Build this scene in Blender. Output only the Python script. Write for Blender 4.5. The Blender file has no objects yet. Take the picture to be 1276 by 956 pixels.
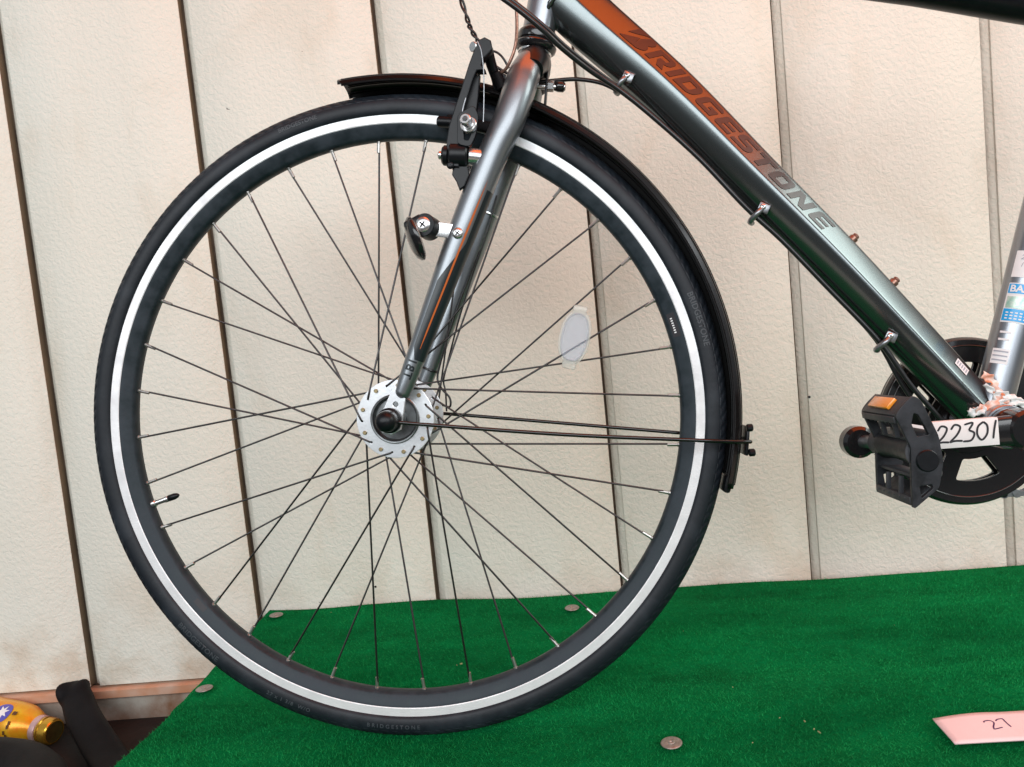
import bpy, bmesh, math, random
import numpy as np
from mathutils import Vector, Matrix, noise
random.seed(7); np.random.seed(7)
SC = bpy.context.scene
COL = SC.collection

# ------------------------------------------------------------------ camera
cd = bpy.data.cameras.new("camera"); cam = bpy.data.objects.new("camera", cd); COL.objects.link(cam)
cd.sensor_width = 36.0; cd.lens = 958.0 / 1276.0 * 36.0; cd.clip_start = 0.02; cd.clip_end = 60
R = Matrix(((0.992452, 0.093724, 0.079092), (0.071172, 0.085030, -0.993833), (-0.099871, 0.991961, 0.077718)))
m = R.to_4x4(); m.translation = Vector((0.18728, -0.79050, 0.42908)); cam.matrix_world = m
SC.camera = cam

# ------------------------------------------------------------------ light
w = bpy.data.worlds.new("World"); SC.world = w; w.use_nodes = True
bg = w.node_tree.nodes["Background"]; bg.inputs[0].default_value = (0.86, 0.94, 1.0, 1); bg.inputs[1].default_value = 0.36

def area(name, loc, target, sx, sy, power, color):
    l = bpy.data.lights.new(name, 'AREA'); l.shape = 'RECTANGLE'; l.size = sx; l.size_y = sy
    l.energy = power; l.color = color
    o = bpy.data.objects.new(name, l); COL.objects.link(o); o.location = loc
    d = Vector(target) - Vector(loc); o.rotation_euler = d.to_track_quat('-Z', 'Y').to_euler()
    return o
area("street_daylight", (0.0, -3.3, 1.75), (0.1, 0.2, 0.35), 7.0, 1.7, 158, (0.94, 0.975, 1.0))
orange_fill = area("orange_overhead_fill", (1.25, -0.41, 2.33), (0, 0, 0), 2.5, 1.50, 25, (1.0, 0.14, 0.012)); orange_fill.rotation_euler = (0, 0, 0)  # added orange lamp for the reflections in the paint; its source is unseen
area("open_sky_side", (3.5, -0.30, 2.00), (0.45, -0.02, 0.5), 1.4, 1.7, 40, (0.9, 1.0, 0.95))
SC.view_settings.view_transform = 'Standard'; SC.view_settings.look = 'None'
SC.view_settings.exposure = 0.18; SC.view_settings.gamma = 1.0; SC.view_settings.use_curve_mapping = False

# ------------------------------------------------------------------ materials
def mat(name, col, rough=0.5, metal=0.0, var=0.0, vscale=20, bump=0.0, bscale=200, coat=0.0, col2=None, rvar=0.0,
        spec=0.5, aniso=None, trans=0.0, bdist=0.001, detail=3, coords='Object', mapscale=None, alpha=1.0):
    M = bpy.data.materials.new(name); M.use_nodes = True
    nt = M.node_tree; N = nt.nodes; L = nt.links; b = N["Principled BSDF"]
    b.inputs['Base Color'].default_value = (*col, 1); b.inputs['Roughness'].default_value = rough
    b.inputs['Metallic'].default_value = metal; b.inputs['Coat Weight'].default_value = coat
    b.inputs['Coat Roughness'].default_value = 0.08
    b.inputs['Specular IOR Level'].default_value = spec
    b.inputs['Transmission Weight'].default_value = trans; b.inputs['Alpha'].default_value = alpha
    tc = N.new('ShaderNodeTexCoord'); mp = N.new('ShaderNodeMapping'); L.new(tc.outputs[coords], mp.inputs[0])
    if mapscale: mp.inputs['Scale'].default_value = mapscale
    if var > 0 or col2:
        n = N.new('ShaderNodeTexNoise'); n.inputs['Scale'].default_value = vscale; n.inputs['Detail'].default_value = detail
        n.inputs['Roughness'].default_value = 0.6
        L.new(mp.outputs[0], n.inputs['Vector'])
        r = N.new('ShaderNodeMapRange'); r.inputs[1].default_value = 0.35; r.inputs[2].default_value = 0.68
        L.new(n.outputs[0], r.inputs[0])
        mx = N.new('ShaderNodeMix'); mx.data_type = 'RGBA'
        mx.inputs[6].default_value = (*col, 1)
        c2 = col2 if col2 else tuple(c * (1 - var) for c in col)
        mx.inputs[7].default_value = (*c2, 1); L.new(r.outputs[0], mx.inputs[0]); L.new(mx.outputs[2], b.inputs['Base Color'])
        if rvar:
            rr = N.new('ShaderNodeMapRange'); rr.inputs[3].default_value = rough; rr.inputs[4].default_value = rough + rvar
            L.new(r.outputs[0], rr.inputs[0]); L.new(rr.outputs[0], b.inputs['Roughness'])
    if bump > 0:
        n2 = N.new('ShaderNodeTexNoise'); n2.inputs['Scale'].default_value = bscale; n2.inputs['Detail'].default_value = 3
        L.new(mp.outputs[0], n2.inputs['Vector'])
        bu = N.new('ShaderNodeBump'); bu.inputs['Strength'].default_value = bump; bu.inputs['Distance'].default_value = bdist
        L.new(n2.outputs[0], bu.inputs['Height']); L.new(bu.outputs[0], b.inputs['Normal'])
    return M

def wall_mat():
    M = mat('embossed_siding', (0.66, 0.62, 0.55), rough=0.62, spec=0.3)
    nt = M.node_tree; N = nt.nodes; L = nt.links; b = N["Principled BSDF"]
    g = N.new('ShaderNodeNewGeometry'); P = g.outputs['Position']
    def nz(scale, detail=2, rough=.5, dist=0., sc=None, off=None):
        n = N.new('ShaderNodeTexNoise'); n.inputs['Scale'].default_value = scale; n.inputs['Detail'].default_value = detail
        n.inputs['Roughness'].default_value = rough; n.inputs['Distortion'].default_value = dist
        src = P
        if sc:
            mp = N.new('ShaderNodeMapping'); mp.inputs['Scale'].default_value = sc
            if off: mp.inputs['Location'].default_value = off
            L.new(P, mp.inputs[0]); src = mp.outputs[0]
        L.new(src, n.inputs['Vector']); return n.outputs[0]
    def rng(x, a, bb, c=0., d=1.):
        r = N.new('ShaderNodeMapRange'); L.new(x, r.inputs[0])
        for i, v in enumerate((a, bb, c, d)): r.inputs[i + 1].default_value = v
        return r.outputs[0]
    def mix(f, A, B):
        mx = N.new('ShaderNodeMix'); mx.data_type = 'RGBA'; L.new(f, mx.inputs[0])
        for i, c in ((6, A), (7, B)):
            if isinstance(c, tuple): mx.inputs[i].default_value = (*c, 1)
            else: L.new(c, mx.inputs[i])
        return mx.outputs[2]
    def mul(a, bb):
        k = N.new('ShaderNodeMath'); k.operation = 'MULTIPLY'
        for i, v in ((0, a), (1, bb)):
            if isinstance(v, float): k.inputs[i].default_value = v
            else: L.new(v, k.inputs[i])
        return k.outputs[0]
    c = mix(rng(nz(2.2, 3), .35, .68), (0.755, 0.755, 0.670), (0.73, 0.71, 0.615))
    # ochre weather stains, streaky and vertical
    c = mix(mul(rng(nz(5.5, 4, .6, .6, (1, 1, .45), (3.1, 0, 1.7)), .57, .80), .34), c, (0.58, 0.44, 0.28))
    # rusty splash marks just above the sill
    sx = N.new('ShaderNodeSeparateXYZ'); L.new(P, sx.inputs[0])
    low = mul(rng(sx.outputs[2], .10, -.10), rng(nz(9, 4, .6), .45, .65))
    c = mix(mul(low, .55), c, (0.42, 0.25, 0.12))
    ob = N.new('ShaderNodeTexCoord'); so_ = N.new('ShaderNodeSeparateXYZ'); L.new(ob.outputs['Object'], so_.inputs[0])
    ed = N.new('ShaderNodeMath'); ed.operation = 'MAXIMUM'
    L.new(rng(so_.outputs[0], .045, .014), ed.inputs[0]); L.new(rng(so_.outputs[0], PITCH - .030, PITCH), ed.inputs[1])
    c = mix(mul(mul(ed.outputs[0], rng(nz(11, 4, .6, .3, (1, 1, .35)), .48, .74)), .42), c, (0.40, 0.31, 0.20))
    c = mix(mul(rng(nz(3.1, 5, .62, .8, (1, 1, .8), (7.3, 0, 4.4)), .57, .76), .34), c, (0.56, 0.46, 0.33))
    # dark specks and scuffs
    c = mix(mul(rng(nz(60, 3, .6, 0, (1, 1, 1), (9, 2, 5)), .765, .78), .8), c, (0.10, 0.09, 0.08))
    L.new(c, b.inputs['Base Color'])
    h1 = nz(150, 2.2, .5, .55); h2 = nz(420, 2, .5)
    ad = N.new('ShaderNodeMath'); ad.operation = 'MULTIPLY_ADD'; L.new(rng(h1, .36, .62), ad.inputs[0]); ad.inputs[1].default_value = 1.0
    L.new(mul(h2, .35), ad.inputs[2])
    bu = N.new('ShaderNodeBump'); bu.inputs['Strength'].default_value = 0.46; bu.inputs['Distance'].default_value = 0.0010
    L.new(ad.outputs[0], bu.inputs['Height']); L.new(bu.outputs[0], b.inputs['Normal'])
    return M

def tyre_mat():
    M = mat('tyre_rubber', (0.030, 0.034, 0.040), rough=0.50, spec=0.34)
    nt = M.node_tree; N = nt.nodes; L = nt.links; b = N["Principled BSDF"]
    n = N.new('ShaderNodeTexNoise'); n.inputs['Scale'].default_value = 260; n.inputs['Detail'].default_value = 4
    tc = N.new('ShaderNodeTexCoord'); L.new(tc.outputs['Object'], n.inputs['Vector'])
    bu = N.new('ShaderNodeBump'); bu.inputs['Strength'].default_value = .25; bu.inputs['Distance'].default_value = .0006
    L.new(n.outputs[0], bu.inputs['Height']); L.new(bu.outputs[0], b.inputs['Normal'])
    n3 = N.new('ShaderNodeTexNoise'); n3.inputs['Scale'].default_value = 28; n3.inputs['Detail'].default_value = 6
    L.new(tc.outputs['Object'], n3.inputs['Vector'])
    r = N.new('ShaderNodeMapRange'); r.inputs[1].default_value = .5; r.inputs[2].default_value = .75; L.new(n3.outputs[0], r.inputs[0])
    mx = N.new('ShaderNodeMix'); mx.data_type = 'RGBA'; L.new(r.outputs[0], mx.inputs[0])
    mx.inputs[6].default_value = (0.0075, 0.0105, 0.0150, 1); mx.inputs[7].default_value = (0.022, 0.028, 0.036, 1)
    L.new(mx.outputs[2], b.inputs['Base Color'])
    return M

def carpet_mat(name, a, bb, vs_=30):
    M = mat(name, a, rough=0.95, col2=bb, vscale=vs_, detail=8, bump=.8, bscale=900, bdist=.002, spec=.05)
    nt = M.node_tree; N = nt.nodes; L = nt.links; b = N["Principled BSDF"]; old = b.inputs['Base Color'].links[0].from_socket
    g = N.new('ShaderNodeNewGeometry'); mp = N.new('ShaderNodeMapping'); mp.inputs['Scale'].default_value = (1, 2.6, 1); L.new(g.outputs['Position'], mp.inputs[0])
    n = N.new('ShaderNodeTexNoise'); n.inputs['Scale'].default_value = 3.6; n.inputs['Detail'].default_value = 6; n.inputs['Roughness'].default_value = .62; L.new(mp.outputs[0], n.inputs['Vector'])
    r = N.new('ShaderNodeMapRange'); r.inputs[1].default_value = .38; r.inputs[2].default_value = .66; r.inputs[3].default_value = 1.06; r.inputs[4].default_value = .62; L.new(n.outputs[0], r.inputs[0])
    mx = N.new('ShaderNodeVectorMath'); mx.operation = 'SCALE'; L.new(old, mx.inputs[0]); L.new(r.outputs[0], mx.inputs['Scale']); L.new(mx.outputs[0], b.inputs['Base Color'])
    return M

PITCH = .2990
M_wall = wall_mat()
M_edge = mat('grimy_board_edge', (0.17, 0.125, 0.075), rough=.8, var=.4, vscale=12)  # brown grime, with the shade inside the joint also put into the colour
M_gap = mat('dirty_joint', (0.10, 0.07, 0.045), rough=.8, var=.6, vscale=30)
M_sill = mat('primed_steel_flashing', (0.50, 0.24, 0.13), rough=.55, col2=(.56, .42, .33), vscale=14, bump=.2, bscale=120)
M_found = mat('stained_render', (0.52, 0.48, 0.42), rough=.9, col2=(.20, .085, .035), vscale=9, detail=6, bump=.5, bscale=160)
M_floor = mat('dark_concrete', (0.022, 0.018, 0.016), rough=.9, var=.6, vscale=18, bump=.6, bscale=140)
M_tyre = tyre_mat()
M_track = mat('brake_track_aluminium', (0.84, 0.85, 0.86), rough=.40, metal=.35, var=.22, vscale=35, detail=8, bump=.25, bscale=700, rvar=.15)
M_rim = mat('dark_anodised_rim', (0.012, 0.020, 0.025), rough=.42, spec=.35, metal=.25, col2=(.032, .042, .052), vscale=60, detail=8, bump=.08, bscale=200, rvar=.2)
M_spoke = mat('dull_steel_spoke', (0.075, 0.070, 0.072), rough=.36, metal=.9, var=.3, vscale=50)
M_nip = mat('nickel_nipple', (0.42, 0.40, 0.38), rough=.32, metal=.9)
M_hub = mat('polished_aluminium', (0.84, 0.86, 0.88), rough=.28, metal=.8, var=.08, vscale=120, bump=.05, bscale=300)
M_hubin = mat('scuffed_hub_cover', (0.20, 0.21, 0.215), rough=.35, metal=.8, var=.5, vscale=90)
M_brass = mat('tarnished_brass', (0.34, 0.27, 0.15), rough=.4, metal=.9, var=.4, vscale=400)
M_paint = mat('gunmetal_paint', (0.150, 0.170, 0.172), rough=.21, metal=.94, var=.05, vscale=500, detail=1, coat=.3)
M_fork = mat('silver_gunmetal_fork_paint', (0.25, 0.27, 0.29), rough=.38, metal=.92, var=.08, vscale=900, detail=1, coat=.5)
M_seat = mat('pale_gunmetal_paint', (0.30, 0.32, 0.35), rough=.32, metal=.9, var=.06, vscale=900, detail=1, coat=.5)
M_black = mat('black_gloss_plastic', (0.012, 0.012, 0.013), rough=.16, coat=.3)
M_fender = mat('black_mudguard_plastic', (0.006, 0.005, 0.005), rough=.15, spec=.55, bump=.02, bscale=25)
M_bsat = mat('black_satin_alloy', (0.006, 0.007, 0.009), rough=.34, spec=.28, metal=.1, var=.3, vscale=120, bump=.06, bscale=300)
M_cable = mat('black_cable_sheath', (0.012, 0.012, 0.013), rough=.28)
M_silver = mat('zinc_plated_steel', (0.72, 0.72, 0.72), rough=.27, metal=.95, var=.15, vscale=200)
M_steel2 = mat('dull_bracket_steel', (0.33, 0.34, 0.36), rough=.33, metal=.9, var=.3, vscale=200)
M_letter = mat('dark_lettering', (0.022, 0.016, 0.016), rough=.30, spec=.5, coat=.28)
M_decal = mat('dark_fork_decal', (0.010, 0.016, 0.019), rough=.30, spec=.45)
M_orange = mat('orange_pinstripe', (0.48, 0.105, 0.012), rough=.35)
M_white = mat('white_sticker', (0.80, 0.80, 0.80), rough=.5, var=.06, vscale=80)
M_tape = mat('handwritten_tape', (0.80, 0.76, 0.75), rough=.6, var=.08, vscale=60)
M_ink = mat('black_marker_ink', (0.012, 0.010, 0.014), rough=.5)
M_grey = mat('grey_sticker_print', (0.35, 0.37, 0.42), rough=.5)
M_blue = mat('blue_sticker', (0.01, 0.34, 0.72), rough=.35, coat=.3)
M_holo = mat('foil_sticker', (0.62, 0.70, 0.62), rough=.35, metal=.3, col2=(.30, .55, .45), vscale=220)
M_reflw = mat('clear_prism_reflector', (0.66, 0.74, 0.86), rough=.18, coat=.3, bump=1.0, bscale=520, bdist=.0012, trans=.6, alpha=.62)
M_reflb = mat('clear_reflector_frame', (0.76, 0.76, 0.70), rough=.2, trans=.5, alpha=.65)
M_amber = mat('amber_reflector', (0.85, 0.30, 0.02), rough=.22, coat=.5)
M_pedal = mat('scuffed_pedal_resin', (0.008, 0.009, 0.011), rough=.38, spec=.33, col2=(.026, .028, .034), vscale=70, detail=8, bump=.15, bscale=300, rvar=.2)
def wear(M, col, lo=.505, hi=.56):
    nt = M.node_tree; N = nt.nodes; L = nt.links; b = N["Principled BSDF"]; g = N.new('ShaderNodeNewGeometry'); r = N.new('ShaderNodeMapRange')
    r.inputs[1].default_value = lo; r.inputs[2].default_value = hi; L.new(g.outputs['Pointiness'], r.inputs[0])
    mx = N.new('ShaderNodeMix'); mx.data_type = 'RGBA'; L.new(r.outputs[0], mx.inputs[0]); old = b.inputs['Base Color'].links[0].from_socket
    L.new(old, mx.inputs[6]); mx.inputs[7].default_value = (*col, 1); L.new(mx.outputs[2], b.inputs['Base Color'])
wear(M_pedal, (.11, .11, .12), .54, .66)
M_rust = mat('coppery_bolt', (0.36, 0.20, 0.15), rough=.35, metal=.8, var=.4, vscale=300)
M_emb = mat('moulded_sidewall_lettering', (0.050, 0.058, 0.066), rough=.5, spec=.4)
M_otape = mat('orange_and_white_wrapping', (0.80, 0.25, 0.11), rough=.45, col2=(.80, .80, .76), vscale=75, detail=2)
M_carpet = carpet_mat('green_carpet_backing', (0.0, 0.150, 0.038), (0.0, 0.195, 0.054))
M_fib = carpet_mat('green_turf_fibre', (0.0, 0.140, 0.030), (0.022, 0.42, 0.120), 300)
M_board = mat('painted_plywood_edge', (0.35, 0.35, 0.30), rough=.8, var=.3, vscale=15)
M_washer = mat('galvanised_washer', (0.42, 0.38, 0.34), rough=.42, metal=.7, var=.4, vscale=150)
M_pink = mat('pink_card', (0.84, 0.61, 0.615), rough=.7, var=.05, vscale=12)
M_pinkedge = mat('card_edge', (0.55, 0.50, 0.42), rough=.8)
M_ink2 = mat('purple_pen_ink', (0.07, 0.015, 0.09), rough=.6)
M_litter = mat('dry_litter', (0.30, 0.30, 0.14), rough=.9, var=.5, vscale=300)
M_can = mat('yellow_printed_can', (0.80, 0.47, 0.02), rough=.28, metal=.3, col2=(.82, .26, .01), vscale=38)
M_candark = mat('brown_can_print', (0.10, 0.035, 0.01), rough=.4)
M_canblue = mat('blue_can_emblem', (0.10, 0.09, 0.42), rough=.35)
M_cap = mat('gold_screw_cap', (0.70, 0.40, 0.05), rough=.25, metal=.8)
M_neck = mat('pale_pink_neck_ring', (0.66, 0.45, 0.44), rough=.3, metal=.4)
M_capend = mat('dark_cap_end', (0.10, 0.075, 0.02), rough=.45, metal=.4, var=.4, vscale=120)
M_foam = mat('black_rubber_grip', (0.008, 0.007, 0.008), spec=.12, rough=.60, var=.4, vscale=40, bump=.2, bscale=260)

# ------------------------------------------------------------------ helpers
def link(name, me, mt=None, parent=None, smooth=True):
    if mt is not None: me.materials.clear(); me.materials.append(mt)
    if smooth:
        me.shade_smooth()
    o = bpy.data.objects.new(name, me); COL.objects.link(o)
    if parent: o.parent = parent
    return o
def sharp(me, deg=35):
    me.set_sharp_from_angle(angle=math.radians(deg)); return me
def mesh(name, vs, fs):
    me = bpy.data.meshes.new(name); me.from_pydata([tuple(v) for v in vs], [], fs); me.validate(); me.update(); return me
def empty(name, loc=(0, 0, 0), parent=None):
    o = bpy.data.objects.new(name, None); o.empty_display_size = .05; COL.objects.link(o); o.location = loc
    if parent: o.parent = parent
    return o
def tag(o, label=None, cat=None, group=None, kind=None):
    for k, v in (('label', label), ('category', cat), ('group', group), ('kind', kind)):
        if v: o[k] = v
    return o
def dup(o, parent, loc=None, mw=None):
    c = o.copy(); COL.objects.link(c); c.parent = parent
    if mw is not None: c.matrix_local = mw
    if loc is not None: c.location = loc
    return c
def crom(P, n=6):
    P = [Vector(p) for p in P]
    if len(P) < 3: return [P[0].lerp(P[1], i / n) for i in range(n + 1)]
    Q = [P[0] * 2 - P[1]] + P + [P[-1] * 2 - P[-2]]; out = []
    for i in range(1, len(Q) - 2):
        a, b, c, d = Q[i - 1:i + 3]
        for j in range(n):
            t = j / n
            out.append(.5 * ((2 * b) + (c - a) * t + (2 * a - 5 * b + 4 * c - d) * t * t + (3 * b - a - 3 * c + d) * t ** 3))
    out.append(P[-1]); return out
def tube_mesh(name, pts, rad, seg=12, n=6, smoothpath=True, caps=True):
    if isinstance(rad, (int, float)): rad = [rad] * len(pts)
    if smoothpath:
        Q = [tuple(p) + () for p in pts]
        P = crom(pts, n)
        k = len(pts) - 1; RR = []
        tot = len(P)
        for i in range(tot):
            f = i / (tot - 1) * k; a = min(int(f), k - 1); RR.append(rad[a] * (1 - (f - a)) + rad[a + 1] * (f - a))
    else: P = [Vector(p) for p in pts]; RR = rad
    vs, fs = [], []; T = (P[1] - P[0]).normalized()
    u = T.orthogonal().normalized()
    for i, p in enumerate(P):
        t = ((P[min(i + 1, len(P) - 1)] - P[max(i - 1, 0)])).normalized()
        u = (u - t * u.dot(t)).normalized(); v = t.cross(u)
        for j in range(seg):
            a = 2 * math.pi * j / seg; vs.append(p + (u * math.cos(a) + v * math.sin(a)) * RR[i])
    for i in range(len(P) - 1):
        for j in range(seg):
            a = i * seg + j; b = i * seg + (j + 1) % seg; fs.append((a, b, b + seg, a + seg))
    if caps:
        fs.append(tuple(range(seg - 1, -1, -1))); o = (len(P) - 1) * seg; fs.append(tuple(range(o, o + seg)))
    return sharp(mesh(name, vs, fs), 50)
def tube(name, pts, rad, mt, parent, **k):
    return link(name, tube_mesh(name, pts, rad, **k), mt, parent)
def cyl_mesh(name, a, b, r, r2=None, seg=20, bev=.0006):
    a, b = Vector(a), Vector(b); d = (b - a).normalized(); r2 = r if r2 is None else r2
    bev = min(bev, (b - a).length * .4, r * .5, r2 * .5)
    return sharp(tube_mesh(name, [a, a + d * bev, b - d * bev, b], [r - bev, r, r2, r2 - bev], seg=seg, smoothpath=False), 28)
def cyl(name, a, b, r, mt, parent, r2=None, seg=20, bev=.0006):
    return link(name, cyl_mesh(name, a, b, r, r2, seg, bev), mt, parent)
def lathe(name, prof, seg, centre=(0, 0, .343), closed=False, a0=0, a1=2 * math.pi, uv=False):
    """profile of (r, y) turned about the Y axis through centre"""
    full = abs(a1 - a0 - 2 * math.pi) < 1e-6; n = len(prof); m_ = seg if full else seg + 1
    vs, fs = [], []
    for i in range(m_):
        a = a0 + (a1 - a0) * i / seg; c, s = math.cos(a), math.sin(a)
        for r, y in prof: vs.append((centre[0] + r * c, centre[1] + y, centre[2] + r * s))
    for i in range(seg):
        i2 = (i + 1) % m_
        for j in range(n if closed else n - 1):
            j2 = (j + 1) % n; fs.append((i * n + j, i * n + j2, i2 * n + j2, i2 * n + j))
    me = bpy.data.meshes.new(name); me.from_pydata(vs, [], fs); me.update()
    if uv:
        ul = me.uv_layers.new(name='UVMap'); rm = max(r for r, _ in prof)
        acc = [0]
        for j in range(1, n): acc.append(acc[-1] + math.hypot(prof[j][0] - prof[j - 1][0], prof[j][1] - prof[j - 1][1]))
        k = 0
        for i in range(seg):
            for j in range(n - 1):
                for (ii, jj) in ((i, j), (i, j + 1), (i + 1, j + 1), (i + 1, j)):
                    ul.data[k].uv = ((a1 - a0) * ii / seg * rm, acc[jj] - acc[-1] / 2); k += 1
    return me
def box_mesh(name, size, bev=.001, segs=2, mat4=None):
    bm = bmesh.new(); bmesh.ops.create_cube(bm, size=1)
    for v in bm.verts: v.co = Vector((v.co.x * size[0], v.co.y * size[1], v.co.z * size[2]))
    if bev > 0: bmesh.ops.bevel(bm, geom=bm.edges[:], offset=bev, segments=segs, affect='EDGES', profile=.5)
    if mat4: bm.transform(mat4)
    me = bpy.data.meshes.new(name); bm.to_mesh(me); bm.free(); return sharp(me, 40)
def curve_fill(name, loops, ext=0.0, bev=0.0, res=0):
    """2D loops -> filled (extruded) mesh in XY"""
    cu = bpy.data.curves.new(name, 'CURVE'); cu.dimensions = '2D'; cu.fill_mode = 'BOTH'; cu.extrude = ext; cu.bevel_depth = bev; cu.bevel_resolution = 1
    for lp in loops:
        s = cu.splines.new('POLY'); s.points.add(len(lp) - 1); s.use_cyclic_u = True
        for p, q in zip(s.points, lp): p.co = (q[0], q[1], 0, 1)
    o = bpy.data.objects.new(name, cu); me = bpy.data.meshes.new_from_object(o)
    bpy.data.objects.remove(o); return me
def text_mesh(txt, size=1.0, shear=0., offset=0., ext=0., spacing=1.0):
    cu = bpy.data.curves.new('text', 'FONT'); cu.body = txt; cu.size = size; cu.shear = shear; cu.offset = offset; cu.extrude = ext
    cu.space_character = spacing; cu.resolution_u = 4
    o = bpy.data.objects.new('text', cu); me = bpy.data.meshes.new_from_object(o); bpy.data.objects.remove(o); return me
def remap(me, fn):
    for v in me.vertices: v.co = fn(v.co.x, v.co.y, v.co.z)
    me.update(); return me
def subdiv(me, cuts=2):
    bm = bmesh.new(); bm.from_mesh(me)
    bmesh.ops.triangulate(bm, faces=bm.faces[:])
    bmesh.ops.subdivide_edges(bm, edges=bm.edges[:], cuts=cuts, use_grid_fill=True)
    bm.to_mesh(me); bm.free(); return me
def xz(me, y=0.0):   # XY drawing -> XZ plane facing the viewer (-Y), thickness along Y
    return remap(me, lambda a, b, c: (a, y - c, b))
def join_meshes(name, mes):
    bm = bmesh.new()
    for q in mes: bm.from_mesh(q)
    me = bpy.data.meshes.new(name); bm.to_mesh(me); bm.free()
    return sharp(me, 40)
def strokes_mesh(name, lines, wd):
    """pen strokes as flat ribbons in XY with round ends"""
    vs, fs = [], []; z = 0
    for ln in lines:
        P = [Vector((p[0], p[1], 0)) for p in ln]; P = crom(P, 5) if len(P) > 2 else P
        o = len(vs)
        for i, p in enumerate(P):
            t = (P[min(i + 1, len(P) - 1)] - P[max(i - 1, 0)]).normalized(); n_ = Vector((-t.y, t.x, 0))
            ww = wd * (.75 if i in (0, len(P) - 1) else 1) / 2
            vs += [p + n_ * ww + Vector((0, 0, z)), p - n_ * ww + Vector((0, 0, z))]
        for i in range(len(P) - 1): a = o + 2 * i; fs.append((a, a + 1, a + 3, a + 2))
        z += .00002
    return mesh(name, vs, fs)

# ================================================================== SETTING
g = link('floor', mesh('floor', [(-30, -30, -.168), (30, -30, -.168), (30, 30, -.168), (-30, 30, -.168)], [(0, 1, 2, 3)]), M_floor, smooth=False)
tag(g, kind='structure')

panel_sec = [(-1.30, 2.40), (-1.30, 2.22), (-1.297, 2.22), (-1.295, 2.396), (.385, 2.436), (.385, 2.44)]
M_panel = mat('orange_panel', (0.75, 0.13, 0.02), rough=.8, var=.1, vscale=6)

# the wall: vertical embossed siding boards with shiplap joints, a steel flashing and the rendered footing
WY = .412
wall = empty('wall', (0, WY, -.105)); wall.rotation_euler.z = math.radians(1.146)
tag(wall, 'cream wall of vertical embossed siding boards behind the bicycle', 'wall')
PITCH = .2990; X0 = -.0665
def panel_mesh(bump_seed):
    # cross-section in (x, y): face at y=0 toward the viewer, joint at the left side of each board
    pr = [(0.0032, .016), (.0045, .0120), (.0150, .0052), (.0154, .0012), (.0172, 0), (.10, 0), (.20, 0), (PITCH - .0012, 0), (PITCH, .0012), (PITCH, .018)]
    vs, fs = [], []; H = 2.6
    for z in (0, H):
        for x, y in pr: vs.append((x, y, z))
    n = len(pr)
    for i in range(n - 1): fs.append((i, i + 1, n + i + 1, n + i))
    fs.append(tuple(range(n - 1, -1, -1)))
    me = mesh('siding_board', vs, fs); return sharp(me, 50)
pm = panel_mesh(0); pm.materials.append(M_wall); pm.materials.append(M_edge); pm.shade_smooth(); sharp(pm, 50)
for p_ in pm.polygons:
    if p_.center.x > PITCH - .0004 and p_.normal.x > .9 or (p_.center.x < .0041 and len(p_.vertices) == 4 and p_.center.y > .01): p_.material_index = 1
first = None
for k in range(-6, 7):
    if first is None:
        first = link('siding_board', pm, None, wall, smooth=False); o = first
    else: o = dup(first, wall)
    o.location = (X0 + k * PITCH, random.uniform(-.0006, .0006), 0)
jm = mesh('joint_backing', [(-2.2, .0145, -.02), (2.2, .0145, -.02), (2.2, .0145, 2.6), (-2.2, .0145, 2.6)], [(0, 1, 2, 3)])
link('joint_backing', jm, M_gap, wall, smooth=False)
NAILS = ((.5480, .2700), (-.1630, .0262), (.6150, .4700))
# flashing: slopes out from under the boards with a folded drip edge
fl = [(.012, -.004), (-.004, -.0045), (-.009, -.0062), (-.0095, -.0185), (-.007, -.0200), (.012, -.0200)]
def prism_x(name, sec, x0, x1):
    n = len(sec); vs = [(x, y, z) for x in (x0, x1) for y, z in sec]
    fs = [(i, (i + 1) % n, n + (i + 1) % n, n + i) for i in range(n)] + [tuple(range(n - 1, -1, -1)), tuple(range(n, 2 * n))]
    return sharp(mesh(name, vs, fs), 30)
link('flashing', prism_x('flashing', fl, -2.2, 2.2), M_sill, wall)
link('footing', prism_x('footing', [(.003, -.019), (.003, -.2), (.15, -.2), (.15, -.019)], -2.2, 2.2), M_found, wall)

refl_panel = link('orange_reflection_panel', prism_x('orange_reflection_panel', panel_sec, -1.6, 2.9), M_panel, smooth=False)  # added out of view: keeps sky light out of the orange reflections
tag(refl_panel, 'unseen orange panel added above the wall to colour reflections in the paint', 'reflection panel')

nl = cyl_mesh('nail', (0, .002, 0), (0, -.0012, 0), .0019, seg=10, bev=.0005); nl.materials.append(M_ink)
for x, z in NAILS:
    q = bpy.data.objects.new('nail', nl); COL.objects.link(q); q.parent = wall; q.location = (x, 0, z + .105)
# ------------------------------------------------------------------ platform and carpet
plat = link('display_platform', box_mesh('display_platform', (3.0, 1.395, .03), .002, mat4=Matrix.Translation((1.165, -.31, -.0235))), M_board)
tag(plat, 'low plywood display platform under the green carpet', 'platform')
for lx, ly in ((-.30, .34), (-.30, -.3), (.9, .34), (.9, -.3)):
    link('leg', box_mesh('leg', (.05, .05, .129), .002, mat4=Matrix.Translation((lx, ly, -.103))), M_board, plat)

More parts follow.
